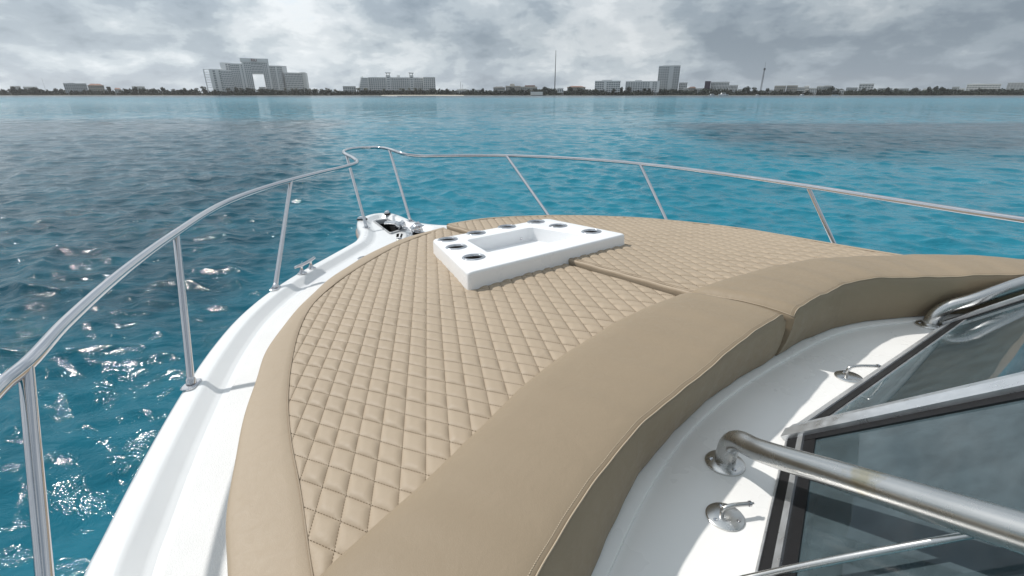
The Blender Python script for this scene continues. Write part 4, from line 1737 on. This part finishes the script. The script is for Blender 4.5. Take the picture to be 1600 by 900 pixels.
building('shore_house', 'low grey house right of the terrace with canopy', 1394, 1418, 138.8, 940, 3, 7, M['stucco_g'], group=G1)
building('shore_house', 'small dark grey block left of the rounded white hotel', 1484.5, 1496, 136, 1100, 4, 4, M['stucco_g'], group=G1)
building('apartment_block', 'long white hotel of ribbon balconies near the right end of the shore', 1506, 1559, 131.8, 1000, 6, 12, M['stucco'], slab=1.4, pier=.5, extra=penthouse(1513, 1531, 130.6, M['stucco_g']))
building('apartment_block', 'grey blue slab block at the right end of the far shore', 1568, 1640, 129.3, 1500, 8, 14, M['stucco_g'], depth=30)
building('shore_house', 'low house amid trees between small dark block and office block', 1440, 1456, 139, 950, 2, 6, M['stucco'], group=G1)


for a, b, t, Yv, lb in ((1067, 1075, 138.0, 915, 'tiny white house squeezed between the tall tower and the red-roofed house'),
                        (1087, 1098, 138.6, 905, 'small white house just left of the plum block'),
                        (1152, 1166, 140.0, 905, 'low white house right of the lower white wing'),
                        (1196, 1207, 141.0, 900, 'low white house between the lattice mast and the beige buildings'),
                        (1298, 1318, 141.2, 900, 'long low white house right of the white villa cluster'),
                        (1363, 1370, 140.0, 905, 'tiny white house touching the office block on its right'),
                        (1420, 1437, 140.2, 915, 'low white house right of the two grey terraces'),
                        (1459, 1480, 140.6, 920, 'long low white house left of the small dark grey block'),
                        (1497, 1505, 138.8, 940, 'small white house between the dark grey block and the long ribbon hotel'),
                        (742, 757, 141.0, 905, 'low white house in trees right of the small white villa'),
                        (20, 36, 135.2, 1250, 'pale hazy block at the far left edge of the shore')):
    building('shore_house', lb, a, b, t, Yv, 2, 5, M['stucco_w'], depth=9, group=G1)


def mast(label, px, pyt, Y, w0, w1, lattice=False, pyb=146):
    root = empty('mast', loc=(fx(px, Y), Y, 1.0))
    tag(root, label, 'mast')
    h = fz(pyt, Y) - 1
    if not lattice:
        MB().tube([(0, 0, 0), (0, 0, h * .5), (0, 0, h)], [w0, (w0 + w1) / 2, w1], 10).build('pole', M['mast'], root, 60)
        MB().lathe((0, 0, 0), [(w0 * 2.5, 0), (w0 * 2.5, .6), (w0 * 1.2, .9)], 12).build('footing', M['stucco_g'], root, 40)
    else:
        hl = fz(108.5, Y) - 1
        m = MB()
        n = 16
        cor = [(-1, -1), (1, -1), (1, 1), (-1, 1)]
        def wz(z):
            return w0 + (w1 - w0) * z / hl
        for a, b in cor:
            m.tube([(a * w0, b * w0, 0), (a * w1, b * w1, hl)], .16, 6)
        for i in range(n):
            z0, z1 = hl * i / n, hl * (i + 1) / n
            for k in range(4):
                a, b = cor[k], cor[(k + 1) % 4]
                m.tube([(a[0] * wz(z0), a[1] * wz(z0), z0), (b[0] * wz(z1), b[1] * wz(z1), z1)], .1, 5)
        m.build('lattice', M['mast'], root)
        MB().lathe((0, 0, hl), [(1.6, -1.0), (1.6, 2.0)], 12).build('antenna_drum', M['mast'], root, 40)
        MB().tube([(0, 0, hl), (0, 0, h)], [.22, .12], 6).build('whip', M['mast'], root)


mast('very tall thin mast standing alone on the far shore', 866.5, 78.5, 900, .95, .38)
mast('dark lattice mast with thin whip right of the white mall', 1187.5, 97, 905, .9, .7, True)
mast('thicker of the two short masts above the small white villa', 720.3, 127.6, 910, .35, .2)
mast('thinner of the two short masts above the small white villa', 723.2, 131.0, 910, .25, .15)
mast('thin crane-like pole at the left end of the shore', 73.5, 122, 920, .18, .1)


def far_boat(label, px, Y, L, cabin=True, wake=False):
    root = empty('small_boat', loc=(fx(px, Y), Y, 0))
    tag(root, label, 'boat')
    out = [(-.5, -.14), (.25, -.15), (.42, -.08), (.5, 0), (.42, .08), (.25, .15), (-.5, .14)]
    m = MB()
    m.loft([[(x * L * k, y * L * k, z * L) for x, y in out] for k, z in ((.8, -.02), (.9, .02), (1, .13))], closed=True)
    m.add([(x * L, y * L, .13 * L) for x, y in out], [tuple(range(7))])
    m.build('hull', M['boat_w'], root, 30)
    if cabin:
        m = MB()
        m.add([(x, y, z * L) for z, k in ((.13, 1), (.27, .75)) for x, y in ((-.3 * L * k, -.1 * L), (.18 * L * k, -.1 * L), (.18 * L * k, .1 * L), (-.3 * L * k, .1 * L))],
              [(0, 1, 2, 3), (4, 5, 6, 7), (0, 1, 5, 4), (1, 2, 6, 5), (2, 3, 7, 6), (3, 0, 4, 7)])
        m.build('cabin', M['boat_w'], root)
        m = MB()
        m.box2((-.22 * L, -.104 * L, .17 * L), (.1 * L, -.1 * L, .23 * L))
        m.build('cabin_window', M['boat_glass'], root)
    if wake:
        m = MB()
        for i in range(40):
            t = i / 39
            c = Vector((-L * (.5 + t * 2.2), RNG.normal(0, .3) * (1 + t * 2), .05))
            s = RNG.uniform(.3, .9)
            m.lathe(c, [(s, 0), (s * .7, s * .35 * (1 - t * .6)), (s * .2, s * .5 * (1 - t * .6))], 7)
        tag(m.build('wake', M['foam'], root, 60), kind='stuff')


far_boat('small white boat throwing a wake before the twin-towered hotel', 624, 640, 6.5, False, True)
far_boat('white motor yacht moored below the plum block', 1113, 872, 11)
far_boat('largest white motor yacht moored right of the plum block', 1131, 868, 17)
far_boat('small white boat moored near the lattice mast', 1184, 872, 8)
far_boat('white cabin boat moored before the bright white villas', 1254, 866, 9)
far_boat('low white launch moored right of the bright white villas', 1306, 868, 12, False)


# trees --------------------------------------------------------------------
def leaf_cloud(mb, c, rx, rz, n, s):
    c = np.array(c)
    d = RNG.normal(size=(n, 3))
    d /= np.linalg.norm(d, axis=1)[:, None]
    r = RNG.uniform(.45, 1.0, n) ** .5
    p = c + d * r[:, None] * np.array([rx, rx, rz])
    a = RNG.normal(size=(n, 3))
    a /= np.linalg.norm(a, axis=1)[:, None]
    b = np.cross(a, RNG.normal(size=(n, 3)))
    b /= np.linalg.norm(b, axis=1)[:, None] + 1e-9
    ss = (s * RNG.uniform(.6, 1.3, n))[:, None]
    V = np.stack([p - a * ss, p + b * ss * .7, p + a * ss, p - b * ss * .7], 1).reshape(-1, 3)
    n0 = len(mb.v)
    mb.v += V.tolist()
    mb.f += [(n0 + 4 * i, n0 + 4 * i + 1, n0 + 4 * i + 2, n0 + 4 * i + 3) for i in range(n)]


def raw(mb, name, mat, parent=None):
    me = bpy.data.meshes.new(name)
    me.from_pydata(mb.v, [], mb.f)
    return link(name, me, mat, parent)


wood = MB()
x = -1300.0
while x < 1450:
    hgt = 4.2 + 4.0 * abs(math.sin(x * .013 + .6)) * abs(math.sin(x * .031)) + RNG.uniform(0, 3)
    if abs(x - fx(622, 920)) < 60:
        hgt = min(hgt, 7)
    rx = RNG.uniform(2.2, 4.2)
    yy = SHORE + RNG.uniform(16, 42)
    leaf_cloud(wood, (x, yy, 1.5 + hgt * .55), rx, hgt * .5, 46, 1.25)
    leaf_cloud(wood, (x + RNG.uniform(-3, 3), SHORE + RNG.uniform(14, 22), 2.4 + RNG.uniform(0, 1.5)), RNG.uniform(2, 3.5), RNG.uniform(1.6, 2.8), 26, 1.0)
    x += RNG.uniform(.8, 2.6)
tag(raw(wood, 'shore_woodland', M['leaf']), 'dark low woodland massed along the far shore', 'woodland', kind='stuff')

# single trees standing out of the mass
crown_meshes = []
for k in range(4):
    mb = MB()
    for j in range(5):
        leaf_cloud(mb, (RNG.uniform(-1.6, 1.6), RNG.uniform(-1.2, 1.2), 6.5 + RNG.uniform(-1.5, 2.2)), RNG.uniform(1.5, 2.6), RNG.uniform(1.3, 2.1), 60, .7)
    me = bpy.data.meshes.new('crown')
    me.from_pydata(mb.v, [], mb.f)
    me.materials.append(M['leaf'])
    crown_meshes.append(me)
tk = MB().tube([(0, 0, -.5), (.1, 0, 3), (.25, .1, 6.5)], [.35, .25, .12], 8)
tk.tube([(.05, 0, 3), (1.0, .2, 5.5)], [.14, .06], 6)
tk.tube([(.05, 0, 3.4), (-.9, -.2, 6)], [.14, .06], 6)
trunk_me = tk.mesh('trunk')
trunk_me.materials.append(M['trunk'])
pf = MB()
for k in range(13):
    a = k * 2.4
    up = .9 - .11 * k
    ln = RNG.uniform(2.4, 3.1)
    pts = [Vector((math.cos(a) * ln * t, math.sin(a) * ln * t, 8.3 + up * ln * t - 1.9 * t * t * (1.2 if k > 6 else 1))) for t in (0, .25, .5, .75, 1)]
    sd = Vector((-math.sin(a), math.cos(a), 0))
    for i in range(4):
        w0, w1 = (.12, .5, .55, .38, .05)[i], (.12, .5, .55, .38, .05)[i + 1]
        dr = Vector((0, 0, -.22))
        pf.add([pts[i], pts[i + 1], pts[i + 1] + sd * w1 + dr, pts[i] + sd * w0 + dr], [(0, 1, 2, 3)])
        pf.add([pts[i], pts[i + 1], pts[i + 1] - sd * w1 + dr, pts[i] - sd * w0 + dr], [(0, 1, 2, 3)])
fr_me = bpy.data.meshes.new('fronds')
fr_me.from_pydata(pf.v, [], pf.f)
fr_me.materials.append(M['palm'])
pt_me = MB().tube([(0, 0, -.5), (.15, 0, 3), (.1, .05, 6), (0, 0, 8.4)], [.26, .2, .17, .15], 8).mesh('trunk')
pt_me.materials.append(M['trunk'])


def where(px):
    for lim, w in ((100, 'at the left end of the far shore'), (250, 'right of the brown-roofed house at the left'), (325, 'just left of the arched hotel'), (484, 'in front of the arched hotel'),
                   (557, 'between the arched hotel and the beach hotel'), (685, 'in front of the twin-towered beach hotel'), (760, 'right of the twin-towered beach hotel'),
                   (862, 'left of the tall thin mast'), (925, 'right of the tall thin mast'), (1030, 'before the white apartment blocks'), (1150, 'near the plum block'),
                   (1205, 'beside the lattice mast'), (1335, 'right of the white villas'), (1415, 'round the white office block'), (1500, 'left of the long ribbon hotel')):
        if px < lim:
            return w
    return 'at the right end of the far shore'


def plant(px, Y, h, palm):
    r = empty('palm_tree' if palm else 'broadleaf_tree', loc=(fx(px, Y), Y, 1.2))
    s = h / 9.5
    r.scale = (s, s, s)
    r.rotation_euler.z = RNG.uniform(0, 6.28)
    if palm:
        tag(r, 'palm tree on the far beach ' + where(px), 'palm tree', 'palm trees along the far beach')
        link('trunk', pt_me, None, r)
        link('crown', fr_me, None, r)
    else:
        tag(r, 'dark broadleaf tree ' + where(px), 'tree', 'broadleaf trees on the far shore')
        link('trunk', trunk_me, None, r)
        link('crown', crown_meshes[int(RNG.integers(0, 4))], None, r)


for px in list(RNG.uniform(420, 470, 7)) + list(RNG.uniform(485, 535, 12)) + list(RNG.uniform(556, 662, 24)) + list(RNG.uniform(355, 420, 8)):
    plant(px, SHORE + RNG.uniform(12, 24), RNG.uniform(8, 12.5), True)
for px in (8, 20, 30, 55, 88, 95, 172, 200, 215, 240, 258, 272, 290, 305, 318, 340, 372, 388, 690, 700, 742, 752, 800, 812, 850, 858, 892, 905, 915, 930,
           960, 968, 985, 995, 1004, 1012, 1090, 1160, 1170, 1178, 1200, 1300, 1312, 1350, 1365, 1384, 1400, 1424, 1432, 1448, 1462, 1470, 1500, 1530, 1560, 1580, 1592):
    plant(px + RNG.uniform(-3, 3), SHORE + RNG.uniform(14, 30), RNG.uniform(9, 13.5), False)

# sea air between the boat and the shore ------------------------------------
hm = bpy.data.materials.new('sea_haze')
hm.use_nodes = True
hn = hm.node_tree
hn.nodes.clear()
ho = hn.nodes.new('ShaderNodeOutputMaterial')
hv = hn.nodes.new('ShaderNodeVolumePrincipled')
hv.inputs['Color'].default_value = (.9, .9, .9, 1)
hv.inputs['Density'].default_value = .00009
hv.inputs['Anisotropy'].default_value = .3
hn.links.new(hv.outputs[0], ho.inputs['Volume'])
hz = MB().box2((-3200, -400, -4), (3200, 3600, 95)).build('haze', hm)
tag(hz, kind='stuff')
